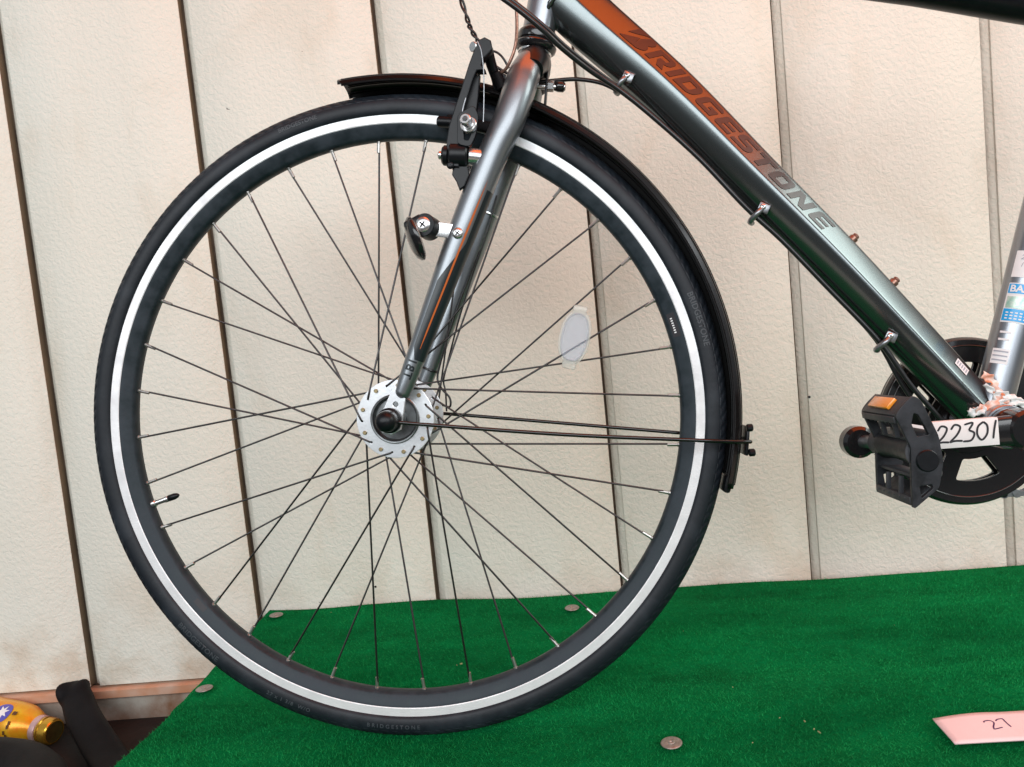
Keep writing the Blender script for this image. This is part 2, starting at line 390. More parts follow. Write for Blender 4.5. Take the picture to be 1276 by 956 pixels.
def fold(x, y):
    """small wrinkles of the carpet, flat under the wheel"""
    h = .0034 * noise.noise(Vector((x * 3.1, y * 7.0, 1.3))) + .0009 * noise.noise(Vector((x * 9, y * 14, 4)))
    h += .0030 * math.sin((y + .02) * 30) * min(1, max(0, (x - .12) / .2)) * math.exp(-((y + .03) / .12) ** 2)
    near = min(1, max(0, (abs(y) - .02) / .08)) if abs(x) < .12 else 1
    back = max(0, (y - .30) / .10)
    h = h * near + back * back * (.009 * max(0, .18 - x) / .5 + .004 * noise.noise(Vector((x * 6.0, 0, 7))) - .002)
    if x < -.20 : h += .004 * max(0, (-.20 - x) / .14) ** 2 * (.5 + noise.noise(Vector((y * 9, 3, 0))))
    return h
def edge_l(y): return -.338 + .004 * noise.noise(Vector((y * 11, 5, 0))) + .002 * noise.noise(Vector((y * 40, 8, 0)))
def edge_b(x): return .392 + .010 * noise.noise(Vector((x * 4.0, 9, 2))) - .02 * max(0, x - .1) * 1.0
nx, ny = 330, 180; XR = 1.5; YF = -.62
vs = []; fs = []
for j in range(ny + 1):
    for i in range(nx + 1):
        t, s = i / nx, j / ny; t = t ** 1.25
        x = -.338 + (XR + .338) * t; yb = edge_b(x); y = YF + (yb - YF) * s
        x += (edge_l(y) + .338) * (1 - t)
        vs.append((x, y, fold(x, y) - .0012))
W_ = nx + 1
for j in range(ny):
    for i in range(nx): a = j * W_ + i; fs.append((a, a + 1, a + W_ + 1, a + W_))
n0 = len(vs)
rimidx = [j * W_ for j in range(ny + 1)] + [ny * W_ + i for i in range(1, nx + 1)]
for q in rimidx: x, y, z = vs[q]; vs.append((x + .002, y - .001, z - .0065))
for k in range(len(rimidx) - 1): fs.append((rimidx[k], rimidx[k + 1], n0 + k + 1, n0 + k))
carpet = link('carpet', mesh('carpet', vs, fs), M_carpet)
tag(carpet, 'green artificial turf carpet pinned over the platform', 'carpet')
# turf fibres: short leaning blades
def fibres(n, x0, x1, y0, y1, seed, ln=(.0035, .006)):
    rs = np.random.RandomState(seed); X = rs.uniform(x0, x1, n); Y = rs.uniform(y0, y1, n)
    lens = rs.uniform(*ln, n); az = rs.normal(0, .75, n) + np.where(rs.rand(n) < .5, 0, math.pi); lean = rs.uniform(.75, 1.35, n)
    V = np.zeros((n, 3, 3)); keep = np.ones(n, bool)
    for i in range(n):
        x, y = X[i], Y[i]
        if x < edge_l(y) + .001 or y > edge_b(x) - .001: keep[i] = False; continue
        z = fold(x, y) - .0014; q = noise.noise(Vector((x * 5, y * 9, 3))); lean[i] = min(1.45, max(.45, lean[i] + .6 * q)); az[i] += 1.2 * noise.noise(Vector((x * 4, y * 6, 8)))
        dx, dy = math.cos(az[i]) * math.sin(lean[i]), math.sin(az[i]) * math.sin(lean[i]) * .7
        wx, wy = -math.sin(az[i]) * .00032, math.cos(az[i]) * .00032
        V[i, 0] = (x - wx, y - wy, z); V[i, 1] = (x + wx, y + wy, z)
        V[i, 2] = (x + dx * lens[i], y + dy * lens[i], z + math.cos(lean[i]) * lens[i] + .0004)
    return V[keep]
F = np.concatenate([fibres(95000, -.35, .95, -.17, .10, 1), fibres(80000, -.35, 1.1, .10, .40, 2)])
nf = len(F); fm = bpy.data.meshes.new('turf_fibres'); fm.vertices.add(nf * 3); fm.vertices.foreach_set('co', F.reshape(-1))
fm.loops.add(nf * 3); fm.loops.foreach_set('vertex_index', np.arange(nf * 3)); fm.polygons.add(nf)
fm.polygons.foreach_set('loop_start', np.arange(nf) * 3); fm.update(); fm.validate()
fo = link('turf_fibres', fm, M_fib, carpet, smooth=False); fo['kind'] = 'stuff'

def washer_meshes():
    me = lathe('washer', [(.0022, 0), (.0125, .0), (.0135, .0004), (.0125, .0012), (.0050, .0015), (.0022, .0011)], 28, centre=(0, 0, 0))
    remap(me, lambda a, b, c: (a, c, b)); s = lathe('screw', [(.0004, .0007), (.0012, .0008), (.0014, .0018), (.0034, .0024), (.0044, .0016), (.0046, .0010)], 20, centre=(0, 0, 0))
    remap(s, lambda a, b, c: (a, c, b)); return me, s
wm, sm_ = washer_meshes()
wfirst = None
for (x, y) in ((.2502, -.0555), (-.3200, .130), (.1543, .3169), (-.3150, .3640)):
    if wfirst is None:
        wfirst = link('washer', wm, M_washer, carpet); sfirst = link('screw', sm_, M_washer, wfirst); o = wfirst
        wfirst.location = (x, y, fold(x, y) + .0028)
    else:
        o = dup(wfirst, carpet, (x, y, fold(x, y) + .0028)); dup(sfirst, o)
    o.rotation_euler = (random.uniform(-.05, .05), random.uniform(-.05, .05), 0); o.scale = (.80, .80, .9)

# little bits of litter
bits = []
for (x, y, s) in ((.0112, .153, .006), (.0060, .150, .004), (.330, .0385, .003), (.327, -.0634, .003), (.3635, -.0243, .003), (.3942, -.0503, .006), (.386, -.0315, .0045), (.391, -.045, .004), (-.225, .362, .003), (.12, .12, .002), (.4, .30, .002), (.56, .18, .002), (.7, .05, .0025), (.63, -.02, .002), (.3, .2, .0018)):
    a = random.uniform(0, 6); q = box_mesh('b', (s * .55, s * .28, s * .15), 0, mat4=Matrix.Translation((x, y, fold(x, y) + .0045)) @ Matrix.Rotation(a, 4, 'Z') @ Matrix.Rotation(.5, 4, 'X'))
    bits.append(q)
lit = link('litter', join_meshes('litter', bits), M_litter); tag(lit, 'tiny dry leaf crumbs scattered over the green carpet', 'litter', kind='stuff')

# pink number card
card = empty('number_card', (.5043, -.0876, .0))
tag(card, 'pink card numbered 27 lying on the green carpet at lower right', 'card')
def cz_(x, y): return .0052 + .0035 * math.sin(min(1, x / .06) * 2.2) * (y / .044) + .0006
vs = []; fs = []; nxx, nyy = 24, 8
for j in range(nyy + 1):
    for i in range(nxx + 1):
        x, y = .16 * i / nxx, .0435 * j / nyy; vs.append((x, y, cz_(x, y)))
for j in range(nyy):
    for i in range(nxx): a = j * (nxx + 1) + i; fs.append((a, a + 1, a + nxx + 2, a + nxx + 1))
cme = mesh('card_sheet', vs, fs); co = link('card_sheet', cme, M_pink, card)
sol = co.modifiers.new('thickness', 'SOLIDIFY'); sol.thickness = .0016; sol.offset = -1
nm = strokes_mesh('handwritten_number', [[(.040, .0275), (.0415, .0295), (.0465, .0300), (.0485, .0265), (.0450, .0205), (.0435, .0165)], [(.0435, .0165), (.0475, .0175), (.0525, .0190)],
        [(.0515, .0290), (.0545, .0315), (.0595, .0325)], [(.0595, .0325), (.0595, .0260), (.0602, .0190)]], .0013)
remap(nm, lambda a, b, c: (a, b, cz_(a, b) + .0002 + c)); link('handwritten_number', nm, M_ink2, card)

# ------------------------------------------------------------------ things on the floor beside the platform
can = empty('drink_can', (-.775, .345, -.134)); tag(can, 'yellow printed bottle can with gold screw cap lying on its side', 'drink can')
# built along +X then turned
def xl(name, prof, seg=36):  # profile (x, r) about X axis
    me = lathe(name, [(r, x) for x, r in prof], seg, centre=(0, 0, 0)); return remap(me, lambda a, b, c: (b, a, c))
cb = xl('can_body', [(-.115, 0), (-.115, .028), (-.111, .033), (-.02, .033), (.0, .0315), (.018, .0245), (.026, .0190), (.030, .0180)])
can_off = Vector((.058, 0, 0))
can_body = link('can_body', cb, M_can, can)
link('neck_ring', sharp(xl('neck_ring', [(.026, .0175), (.026, .0205), (.031, .0212), (.036, .0205), (.0375, .0178)]), 30), M_neck, can)
link('screw_cap', sharp(xl('screw_cap', [(.038, .0178), (.038, .0200), (.041, .0203), (.042, .0188), (.044, .0188), (.045, .0202), (.050, .0204), (.057, .0200), (.0590, .0185), (.0595, .0165)]), 30), M_cap, can)
link('cap_end', xl('cap_end', [(.0585, .0168), (.0582, .012), (.0584, .006), (.0583, 0.0001)]), M_capend, can)
def on_can(me, a0=0.):
    return remap(me, lambda a, b, c: (a, -.0334 * math.cos(b / .0334 + a0), .0334 * math.sin(b / .0334 + a0)))
ring = [(.016 * math.cos(t * math.pi / 12), .016 * math.sin(t * math.pi / 12)) for t in range(24)]
em = subdiv(curve_fill('emblem', [[(x - .026, y) for x, y in ring]]), 3); link('emblem', on_can(em, 1.0), M_canblue, can_body)
star = [((.012 if i % 2 else .0055) * math.cos(i * math.pi / 7) - .026, (.012 if i % 2 else .0055) * math.sin(i * math.pi / 7)) for i in range(14)]
em2 = subdiv(curve_fill('emblem_star', [star]), 2); remap(em2, lambda a, b, c: (a, -.0338 * math.cos(b / .0334 + 1.0), .0338 * math.sin(b / .0334 + 1.0)))
link('emblem_star', em2, M_white, can_body)
pr_ = []
for q, (x, b_) in enumerate(((-.006, .024), (-.002, .024), (-.028, -.006), (-.022, -.007), (-.028, -.013), (-.020, -.014), (-.036, -.010), (-.010, -.008), (-.006, -.013), (-.012, -.018), (-.030, -.020), (-.022, -.021), (-.005, .002), (-.004, .008), (-.040, -.018), (-.044, -.008))):
    pr_.append([(x, b_), (x + .0035, b_ + .001), (x + .003, b_ + .007), (x - .0008, b_ + .006)])
for lp_ in pr_: link('can_print', on_can(subdiv(curve_fill('can_print', [lp_]), 1), .25), M_candark, can_body)
can.location = (-.748, .348, -.1405); dv = Vector((.97, -.22, -.12)); can.rotation_euler = dv.to_track_quat('X', 'Z').to_euler()

bar = empty('grip_bar', (0, 0, 0)); tag(bar, 'black rubber covered bar leaning on the wall flashing beside the platform', 'bar')
def flatbar(name, pts, wd, th, mt, parent):
    P = crom(pts, 8); vs = []; fs = []; seg = 20; side0 = Vector((.86, -.50, -.06)).normalized()
    for i, p in enumerate(P):
        t = (P[min(i + 1, len(P) - 1)] - P[max(i - 1, 0)]).normalized(); s = (side0 - t * side0.dot(t)).normalized(); n_ = s.cross(t)
        k = min(1, .80 + i * .05)
        for j in range(seg):
            a = 2 * math.pi * j / seg; c, q = math.cos(a), math.sin(a)
            sx_ = math.copysign(abs(c) ** .7, c) * wd / 2 * k; sy_ = math.copysign(abs(q) ** .7, q) * th / 2 * k
            vs.append(p + s * sx_ + n_ * sy_)
    for i in range(len(P) - 1):
        for j in range(seg): a = i * seg + j; b = i * seg + (j + 1) % seg; fs.append((a, b, b + seg, a + seg))
    fs.append(tuple(range(seg - 1, -1, -1))); o = (len(P) - 1) * seg; fs.append(tuple(range(o, o + seg)))
    return link(name, sharp(mesh(name, vs, fs), 45), mt, parent)
flatbar('rubber_sleeve', [(-.688, .384, -.0985), (-.673, .369, -.0995), (-.655, .350, -.1090), (-.6256, .319, -.122), (-.5697, .268, -.140), (-.510, .212, -.1495), (-.42, .12, -.1535)], .050, .026, M_foam, bar)

ty = link('old_tyre', lathe('old_tyre', [(.17 + .044 * math.cos(t * math.pi / 8), .044 * math.sin(t * math.pi / 8)) for t in range(16)], 64, centre=(0, 0, 0), closed=True), M_foam)
ty.location = (-.70, .02, -.1235); ty.rotation_euler = (math.radians(90), 0, 0)
tag(ty, 'black tyre lying on the floor at the lower left corner', 'tyre')

# ================================================================== BICYCLE
bike = empty('bicycle', (0, 0, -.0016)); bike.rotation_euler.x = math.radians(-3.698)
tag(bike, 'grey city bicycle with black mudguard standing on green carpet', 'bicycle')
C0 = Vector((0, 0, .343))

# ---------------------------------------------------------------- front wheel
wheel = empty('front_wheel', (0, 0, 0), bike)
def tyre_mesh():
    seg = 1080; angs = [-128, -118, -108, -98, -88, -80, -73, -69, -66.5, -65, -63.5, -61, -56, -50, -44, -38, -32, -26, -19, -12, -5]
    angs = angs + [-a for a in angs[::-1]]; n = len(angs); vs = []; fs = []; uvs = []
    base = []
    for a in angs:
        r = .3287 + .0158 * math.cos(math.radians(a)); y = .0165 * math.sin(math.radians(a)); base.append((r, y))
    base[0] = (.3195, -.0118); base[-1] = (.3195, .0118)
    NP = 188      # tread blocks round the tyre
    for i in range(seg):
        th = 2 * math.pi * i / seg; u = i / seg * NP
        for k, (r, y) in enumerate(base):
            a = math.radians(angs[k]); av = abs(a) * .0162; d = 0
            if .0070 < av < .0176:
                ph = (u + (av - .007) * 80 + (.5 if a > 0 else 0)) % 1
                if ph < .24: d = .0011
            elif av <= .0070:
                ph = (u - av * 110 + .3) % 1
                if ph < .18: d = .0010
            if abs(abs(angs[k]) - 65) < .2: d = .0008
            r2 = r - d * math.cos(a); y2 = y - d * math.sin(a)
            vs.append((r2 * math.cos(th), y2, .343 + r2 * math.sin(th)))
    for i in range(seg):
        i2 = (i + 1) % seg
        for k in range(n - 1): fs.append((i * n + k, i * n + k + 1, i2 * n + k + 1, i2 * n + k))
    me = bpy.data.meshes.new('tyre'); me.from_pydata(vs, [], fs); me.update(); return me
link('tyre', tyre_mesh(), M_tyre, wheel)
rimp = [(.3140, -.0122), (.3105, -.0120), (.3085, -.0112), (.3000, -.0080), (.2972, -.0055), (.2965, 0), (.2972, .0055), (.3000, .0080), (.3085, .0112), (.3105, .0120), (.3140, .0122)]
link('rim', lathe('rim', rimp, 240), M_rim, wheel)
for s in (-1, 1):
    tr = [(.3225, s * .0112), (.3232, s * .0122), (.3228, s * .0128), (.3118, s * .0127), (.3110, s * .0122), (.3112, s * .0112)]
    if s > 0: tr = tr[::-1]
    link('brake_track', sharp(lathe('brake_track', tr, 240), 30), M_track, wheel)
# hub
HN = .0285   # flange offset from the centre plane
def circ(r, n, cx=0, cy=0, ph=0): return [(cx + r * math.cos(ph + 2 * math.pi * i / n), cy + r * math.sin(ph + 2 * math.pi * i / n)) for i in range(n)]
PH = 79.2
def hole_angles(side):   # side -1 near, +1 far
    off = 0 if side < 0 else 10
    return [PH + off + 20 * k for k in range(18)]
RH = .0352
for s in (-1, 1):
    loops = [circ(.0405, 72), circ(.0252, 48)]
    for a in hole_angles(s):
        a = math.radians(a); loops.append(circ(.0016, 8, RH * math.cos(a), RH * math.sin(a)))
    me = curve_fill('hub_flange', loops, ext=.0012, bev=.0003); remap(me, lambda a, b, c: (a, s * HN - c, .343 + b))
    link('hub_flange', sharp(me, 30), M_hub, wheel)
    rg = [(.0258, s * (HN - .001)), (.0258, s * (HN + .0035)), (.0250, s * (HN + .0042)), (.0236, s * (HN + .0040)), (.0232, s * (HN - .0015)), (.0215, s * (HN - .003)), (.012, s * (HN - .0025)), (.0115, s * (HN + .004)), (.0085, s * (HN + .0046)), (.0050, s * (HN + .0046))]
    if s > 0: rg = rg[::-1]
    link('hub_cover', sharp(lathe('hub_cover', rg, 64), 30), M_hubin if s < 0 else M_hub, wheel)
link('hub_shell', lathe('hub_shell', [(.030, -HN + .001), (.0285, -HN + .004), (.0280, 0), (.0285, HN - .004), (.030, HN - .001)], 64), M_hub, wheel)
for s in (-1, 1):
    cyl('axle', (0, s * .030, .343), (0, s * .0585, .343), .0048, M_silver, wheel)
    cyl('lock_nut', (0, s * .033, .343), (0, s * .0445, .343), .0085, M_hubin, wheel, seg=6)
nutp = [(.0001, -.0795), (.0030, -.0793), (.0068, -.0778), (.0098, -.0745), (.0108, -.070), (.0110, -.0590), (.0128, -.0580), (.0130, -.0562), (.0122, -.0555), (.004, -.0552)]
link('axle_cap', sharp(lathe('axle_cap', nutp, 32), 40), M_bsat, wheel)
link('axle_cap', sharp(remap(lathe('axle_cap', nutp, 32), lambda a, b, c: (a, -b, c)), 40), M_bsat, wheel)
# spokes and nipples
def rotY(a): return Matrix.Translation(C0) @ Matrix.Rotation(-math.radians(a), 4, 'Y')
def spoke_mesh(s, outside, d):
    # rim end at angle 0; hub hole at angle d (degrees)
    a = math.radians(d); hx, hz = RH * math.cos(a), RH * math.sin(a)
    yo = s * (HN + (.0026 if outside else -.0026)); yi = s * (HN - (.0026 if outside else -.0026))
    e = Vector((.2900, s * .0012, 0)); h = Vector((hx, yo, hz)); dr = (e - h).normalized()
    p = [Vector((hx, yi * 1.0, hz)), Vector((hx, yi * .35 + yo * .65, hz)), h + dr * .0022, h + dr * .010, e]
    me1 = tube_mesh('spoke', p, .00105, seg=8, smoothpath=False)
    return me1
def head_mesh(s, outside, d):
    a = math.radians(d); hx, hz = RH * math.cos(a), RH * math.sin(a); yi = s * (HN - (.0026 if outside else -.0026))
    sg = 1 if yi * s > HN else -1
    return cyl_mesh('spoke_head', (hx, yi - s * sg * .0010, hz), (hx, yi + s * sg * .0007, hz), .0022, seg=10, bev=.0004)
npm = join_meshes('nipple', [cyl_mesh('n', (.2845, 0, 0), (.2975, 0, 0), .0018, seg=8, bev=.0003), cyl_mesh('n', (.2950, 0, 0), (.2978, 0, 0), .0024, seg=8, bev=.0003)])
npm.materials.append(M_nip); npm.shade_smooth(); sharp(npm, 40)
cache = {}
for k in range(36):
    ang = PH + 10 * k
    s = -1 if k % 2 == 0 else 1
    if s < 0: outside = (k % 4 == 0); d = 60 if outside else -60     # near side: hole = rim +60 (elbow out) / -60
    else: outside = (k % 4 == 1); d = 60 if (k % 4 == 1) else -60
    if s > 0: # far side: rim = hole + 60 for the ones at 75 + 40k
        first_set = (round((ang - 69.2) / 10) % 4 == 0); d = -60 if first_set else 60; outside = first_set
    key = (s, outside, d)
    if key not in cache:
        cache[key] = (spoke_mesh(*key), head_mesh(*key))
        cache[key][0].materials.append(M_spoke); cache[key][0].shade_smooth()
        cache[key][1].materials.append(M_brass); cache[key][1].shade_smooth()
    sp = bpy.data.objects.new('spoke', cache[key][0]); COL.objects.link(sp); sp.parent = wheel; sp.matrix_local = rotY(ang)
    hd = bpy.data.objects.new('spoke_head', cache[key][1]); COL.objects.link(hd); hd.parent = wheel; hd.matrix_local = rotY(ang)
    ni = bpy.data.objects.new('nipple', npm); COL.objects.link(ni); ni.parent = wheel
    tilt = math.atan2(RH * math.sin(math.radians(d)), .2965 - RH * math.cos(math.radians(d)))
    ni.matrix_local = rotY(ang) @ Matrix.Translation((.2965, s * .0008, 0)) @ Matrix.Rotation(tilt, 4, 'Y') @ Matrix.Translation((-.2965, 0, 0))
# valve
vd = Vector((math.cos(math.radians(193.8)), 0, math.sin(math.radians(193.8))))
vm = []
def vp(r): return C0 + vd * r
vm = join_meshes('valve_stem', [cyl_mesh('v', vp(.2985), vp(.2925), .0042, seg=14), cyl_mesh('v', vp(.293), vp(.2790), .0030, seg=12), cyl_mesh('v', vp(.2820), vp(.2770), .0036, seg=12)])
link('valve_stem', vm, M_silver, wheel)
link('valve_cap', tube_mesh('valve_cap', [vp(.2775), vp(.2770), vp(.270), vp(.2665), vp(.2648)], [.0030, .0036, .0036, .0026, .0012], seg=14, smoothpath=False), M_bsat, wheel)
# spoke reflector
def oval(rx, ry, n=40, p=2.3): 
    return [(rx * math.copysign(abs(math.cos(t)) ** (2 / p), math.cos(t)), ry * math.copysign(abs(math.sin(t)) ** (2 / p), math.sin(t))) for t in (2 * math.pi * i / n for i in range(n))]
rf = curve_fill('spoke_reflector', [oval(.0132, .0245)], ext=.0022, bev=.0012); T_ = Matrix.Translation((.1932, -.0085, .4098)) @ Matrix.Rotation(math.radians(17), 4, 'Y')
rfl = link('spoke_reflector', sharp(xz(rf), 40), M_reflw, wheel); rfl.matrix_local = T_
fr = curve_fill('reflector_frame', [oval(.0155, .0280), oval(.0132, .0245)[::-1]], ext=.0018, bev=.0008)
cl = [xz(fr)]
for zz in (.0290, -.0290): cl.append(box_mesh('c', (.015, .007, .0095), .002, mat4=Matrix.Translation((0, .001, zz))))
ro = link('reflector_frame', join_meshes('reflector_frame', cl), M_reflb, wheel); ro.matrix_local = T_
# raised sidewall lettering
def tyre_text(txt, size, deg, r, sp=1.0, flip=False, y=-.0148, bold=.02):
    me = text_mesh(txt, size, 0, bold * size, 0.0, sp); xs = [v.co.x for v in me.vertices]; c = (min(xs) + max(xs)) / 2
    def f(a, b, c_):
        rr = r + (b - size * .35) * (1 if flip else -1); an = math.radians(deg) + (-(a - c) / r if flip else (a - c) / r)
        q = (rr - .3287) / .0158; yy = -.0165 * math.sqrt(max(0, 1 - q * q)) - .00045
        return (rr * math.cos(an), yy, .343 + rr * math.sin(an))
    remap(subdiv(me, 1), f); link('sidewall_lettering', me, M_emb, wheel)
tyre_text('BRIDGESTONE', .0085, 12.8, .3300, 1.05, True)
tyre_text('BRIDGESTONE', .0085, 222.5, .3305, 1.05, False)
tyre_text('27 x 1 3/8  W/O', .0060, 243.0, .3300, 1.25, False)
tyre_text('BRIDGESTONE', .0060, 263.5, .3300, 1.6, False)
tyre_text('BRIDGESTONE', .0065, 103.5, .3300, 1.05, True)
# small dark label on the rim
def rim_patch(name, a0, a1, r0, r1, y, mt, n=8):
    vs = []; fs = []
    for i in range(n + 1):
        a = math.radians(a0 + (a1 - a0) * i / n)
        for r, yy in ((r0, y[0]), (r1, y[1])): vs.append((r * math.cos(a), yy, .343 + r * math.sin(a)))
    for i in range(n): fs.append((2 * i, 2 * i + 1, 2 * i + 3, 2 * i + 2))
    return link(name, mesh(name, vs, fs), mt, wheel)
rim_patch('rim_label', 10.8, 15.6, .3003, .3080, (-.0084, -.0113), M_ink)
for q in range(7): rim_patch('label_print', 11.6 + q * .47, 11.85 + q * .47, .3025, .3045, (-.0094, -.0101), M_white, 1)
rim_patch('rim_label', 216.0, 219.0, .3003, .3060, (-.0084, -.0105), M_ink)

# ---------------------------------------------------------------- fork
def blade_pts(s):
    return [(.1790, s * .010, .7040), (.1735, s * .019, .6935), (.1660, s * .0285, .6775), (.1570, s * .0365, .6540), (.1450, s * .0410, .6270), (.1250, s * .0430, .5925), (.0905, s * .0460, .5243), (.0646, s * .0480, .4709), (.0400, s * .0495, .4205), (.0228, s * .0500, .3850), (.0150, s * .0500, .3690), (.0128, s * .0500, .3642)]
blade_r = [.0110, .0150, .0168, .0168, .0162, .0152, .0146, .0126, .0105, .0092, .0080, .0035]
class Surf:
    """a tube's surface, so that decals can be laid on it: s = metres down the path, th = angle from the viewer's side"""
    def __init__(self, pts, rad):
        self.P = crom(pts, 8); k = len(pts) - 1; t = len(self.P); self.R = []
        for i in range(t):
            f = i / (t - 1) * k; a = min(int(f), k - 1); self.R.append(rad[a] * (1 - (f - a)) + rad[a + 1] * (f - a))
        self.S = [0]
        for i in range(1, t): self.S.append(self.S[-1] + (self.P[i] - self.P[i - 1]).length)
    def at(self, s, th, off=.0003):
        i = 0
        while i < len(self.S) - 2 and self.S[i + 1] < s: i += 1
        f = (s - self.S[i]) / (self.S[i + 1] - self.S[i]); f = max(-2, min(2, f)); p = self.P[i].lerp(self.P[i + 1], f)
        t = (self.P[i + 1] - self.P[i]).normalized(); r = self.R[i] * (1 - f) + self.R[i + 1] * f + off
        v = Vector((0, -1, 0)); v = (v - t * v.dot(t)).normalized(); u = t.cross(v)   # u: to the right of the tube as seen
        if u.x < 0: u = -u
        return p + (v * math.cos(th) + u * math.sin(th)) * r
    def s_at_z(self, z):
        for i in range(len(self.P) - 1):
            a, b = self.P[i].z, self.P[i + 1].z
            if (a - z) * (b - z) <= 0 and a != b: return self.S[i] + (self.S[i + 1] - self.S[i]) * (a - z) / (a - b)
        return self.S[-1]
    def strip(self, name, rows, mt, parent, off=.0003, n=10):
        """rows of (s, th0, th1)"""
        vs = []; fs = []
        for (s, a, b) in rows:
            for j in range(n + 1): vs.append(self.at(s, a + (b - a) * j / n, off))
        for i in range(len(rows) - 1):
            for j in range(n): q = i * (n + 1) + j; fs.append((q, q + 1, q + n + 2, q + n + 1))
        return link(name, mesh(name, vs, fs), mt, parent)
fork = empty('fork', (0, 0, 0), bike)
surf = Surf(blade_pts(-1), blade_r)
nb = tube('fork_blade', blade_pts(-1), blade_r, M_fork, fork, seg=32, n=8)
fb = tube('fork_blade', blade_pts(1), blade_r, M_fork, fork, seg=32, n=8)
for s in (-1, 1):   # drop-out plates with a slot
    lp = [(.0185, .372), (.0075, .377), (-.004, .356), (-.0105, .350), (-.0125, .340), (-.009, .332), (0, .329), (.010, .333), (.0125, .343), (.0150, .352)]
    me = curve_fill('dropout', [lp, circ(.0032, 14, .0075, .3585)], ext=.0022, bev=.0005)
    link('dropout', sharp(xz(me, s * .0510), 30), M_hub, fork)
# crown race and steerer column
ax = Vector((.2765, 0, .961)); HB = Vector((.1788, 0, .7090))     # head axis and its foot
def hp(d): return HB + ax * d
cyl('crown_race', hp(-.010), hp(.0035), .0178, M_fork, fork, r2=.0165, seg=40, bev=.002)
tube('crown', [(.1750, -.030, .6830), (.1775, -.015, .6965), (.1785, 0, .7000), (.1775, .015, .6965), (.1750, .030, .6830)], [.012, .0165, .0175, .0165, .012], M_bsat, fork, seg=24)  # black colour paints in the shading around the blade sockets
# fork decals
def zz(z): return surf.s_at_z(z)
rows = []
for i in range(25):
    z = .575 + (.4125 - .575) * i / 24; s = zz(z); c = .52 - .22 * i / 24; hw = .068 * min(1, i / 5) * (1 if i < 22 else (25 - i) / 3.4)
    rows.append((s, c - hw, c + hw))
surf.strip('orange_stripe', rows, M_orange, nb, .0006, 3)
rows = []
for i in range(30):
    z = .566 + (.4020 - .566) * i / 29; s = zz(z); f = i / 29
    if f < .32: l = .75 - .1 * f
    elif f < .55: l = .72 - 1.05 * (f - .32) / .23
    elif f < .93: l = -.33 - .10 * (f - .55)
    else: l = -.37 + (f - .93) / .07 * .5
    rows.append((s, l, 1.6))
surf.strip('dark_decal', rows, M_decal, nb, .0003, 10)
tb = text_mesh('TB1', .0145, .0, .0004, 0, 1.15); remap(subdiv(tb, 1), lambda a, b, c: surf.at(zz(.3835) - a * .80, -.42 + b / .0115, .0004)); link('fork_lettering', tb, M_decal, nb)
tb2 = text_mesh('TB1', .0145, .0, .0004, 0, 1.15); 

# lamp bracket screw and reflector on the near blade
sc_ = surf.at(zz(.5235), -.25, 0)
def phillips(name, p, d, r, h, mt, parent):
    d = Vector(d).normalized(); p = Vector(p)
    a = tube_mesh(name, [p, p + d * h * .45, p + d * h * .85, p + d * h], [r, r, r * .8, r * .45], seg=20, smoothpath=False)
    o = link(name, a, mt, parent)
    u = d.orthogonal().normalized(); v = d.cross(u); q = []
    for e1, e2 in ((u, v), (v, u)):
        M4 = Matrix((( *(e1[i] for i in range(3)), 0), (*(e2[i] for i in range(3)), 0), (*(d[i] for i in range(3)), 0), (0, 0, 0, 1))).transposed()
        q.append(box_mesh('x', (r * .95, r * .22, .0006), 0, mat4=Matrix.Translation(p + d * (h + .0002)) @ M4))
    link('screw_slot', join_meshes('screw_slot', q), M_ink, parent); return o
lamp = empty('fork_reflector', (0, 0, 0), bike)
link('bracket', box_mesh('bracket', (.036, .0018, .0145), .0006, mat4=Matrix.Translation((.0670, -.056, .5285)) @ Matrix.Rotation(math.radians(14), 4, 'Y')), M_silver, lamp)
phillips('bracket_screw', surf.at(zz(.5205), -.08, -.0005), (0.0, -1, 0), .0056, .0032, M_silver, lamp)
cyl('clamp_barrel', (.0555, -.0655, .5325), (.0600, -.0485, .5305), .0118, M_bsat, lamp, seg=28)
phillips('clamp_screw', (.0552, -.0655, .5327), (-.10, -1, 0), .0075, .0028, M_silver, lamp)
link('arm', box_mesh('arm', (.022, .014, .019), .004, mat4=Matrix.Translation((.0470, -.057, .5330)) @ Matrix.Rotation(math.radians(-20), 4, 'Y')), M_bsat, lamp)
dk = lathe('reflector_dish', [(.0001, -.0070), (.012, -.0062), (.019, -.0040), (.0225, -.0005), (.0232, .0022), (.0225, .0030)], 40, centre=(0, 0, 0))
o = link('reflector_dish', dk, M_black, lamp)
dl = lathe('reflector_lens', [(.0222, .0030), (.0200, .0046), (.0001, .0060)], 40, centre=(0, 0, 0)); o2 = link('reflector_lens', dl, M_reflb, lamp)
for q in (o, o2):
    q.matrix_local = Matrix.Translation((.0425, -.050, .5225)) @ Matrix.Rotation(math.radians(14), 4, 'Y') @ Matrix.Rotation(math.radians(68), 4, 'Z') @ Matrix.Scale(1.0, 4)
    q.matrix_local = Matrix.Translation((.0425, -.050, .5225)) @ Matrix.Rotation(math.radians(-16), 4, 'Y') @ Matrix.Rotation(math.radians(-76), 4, 'Z')

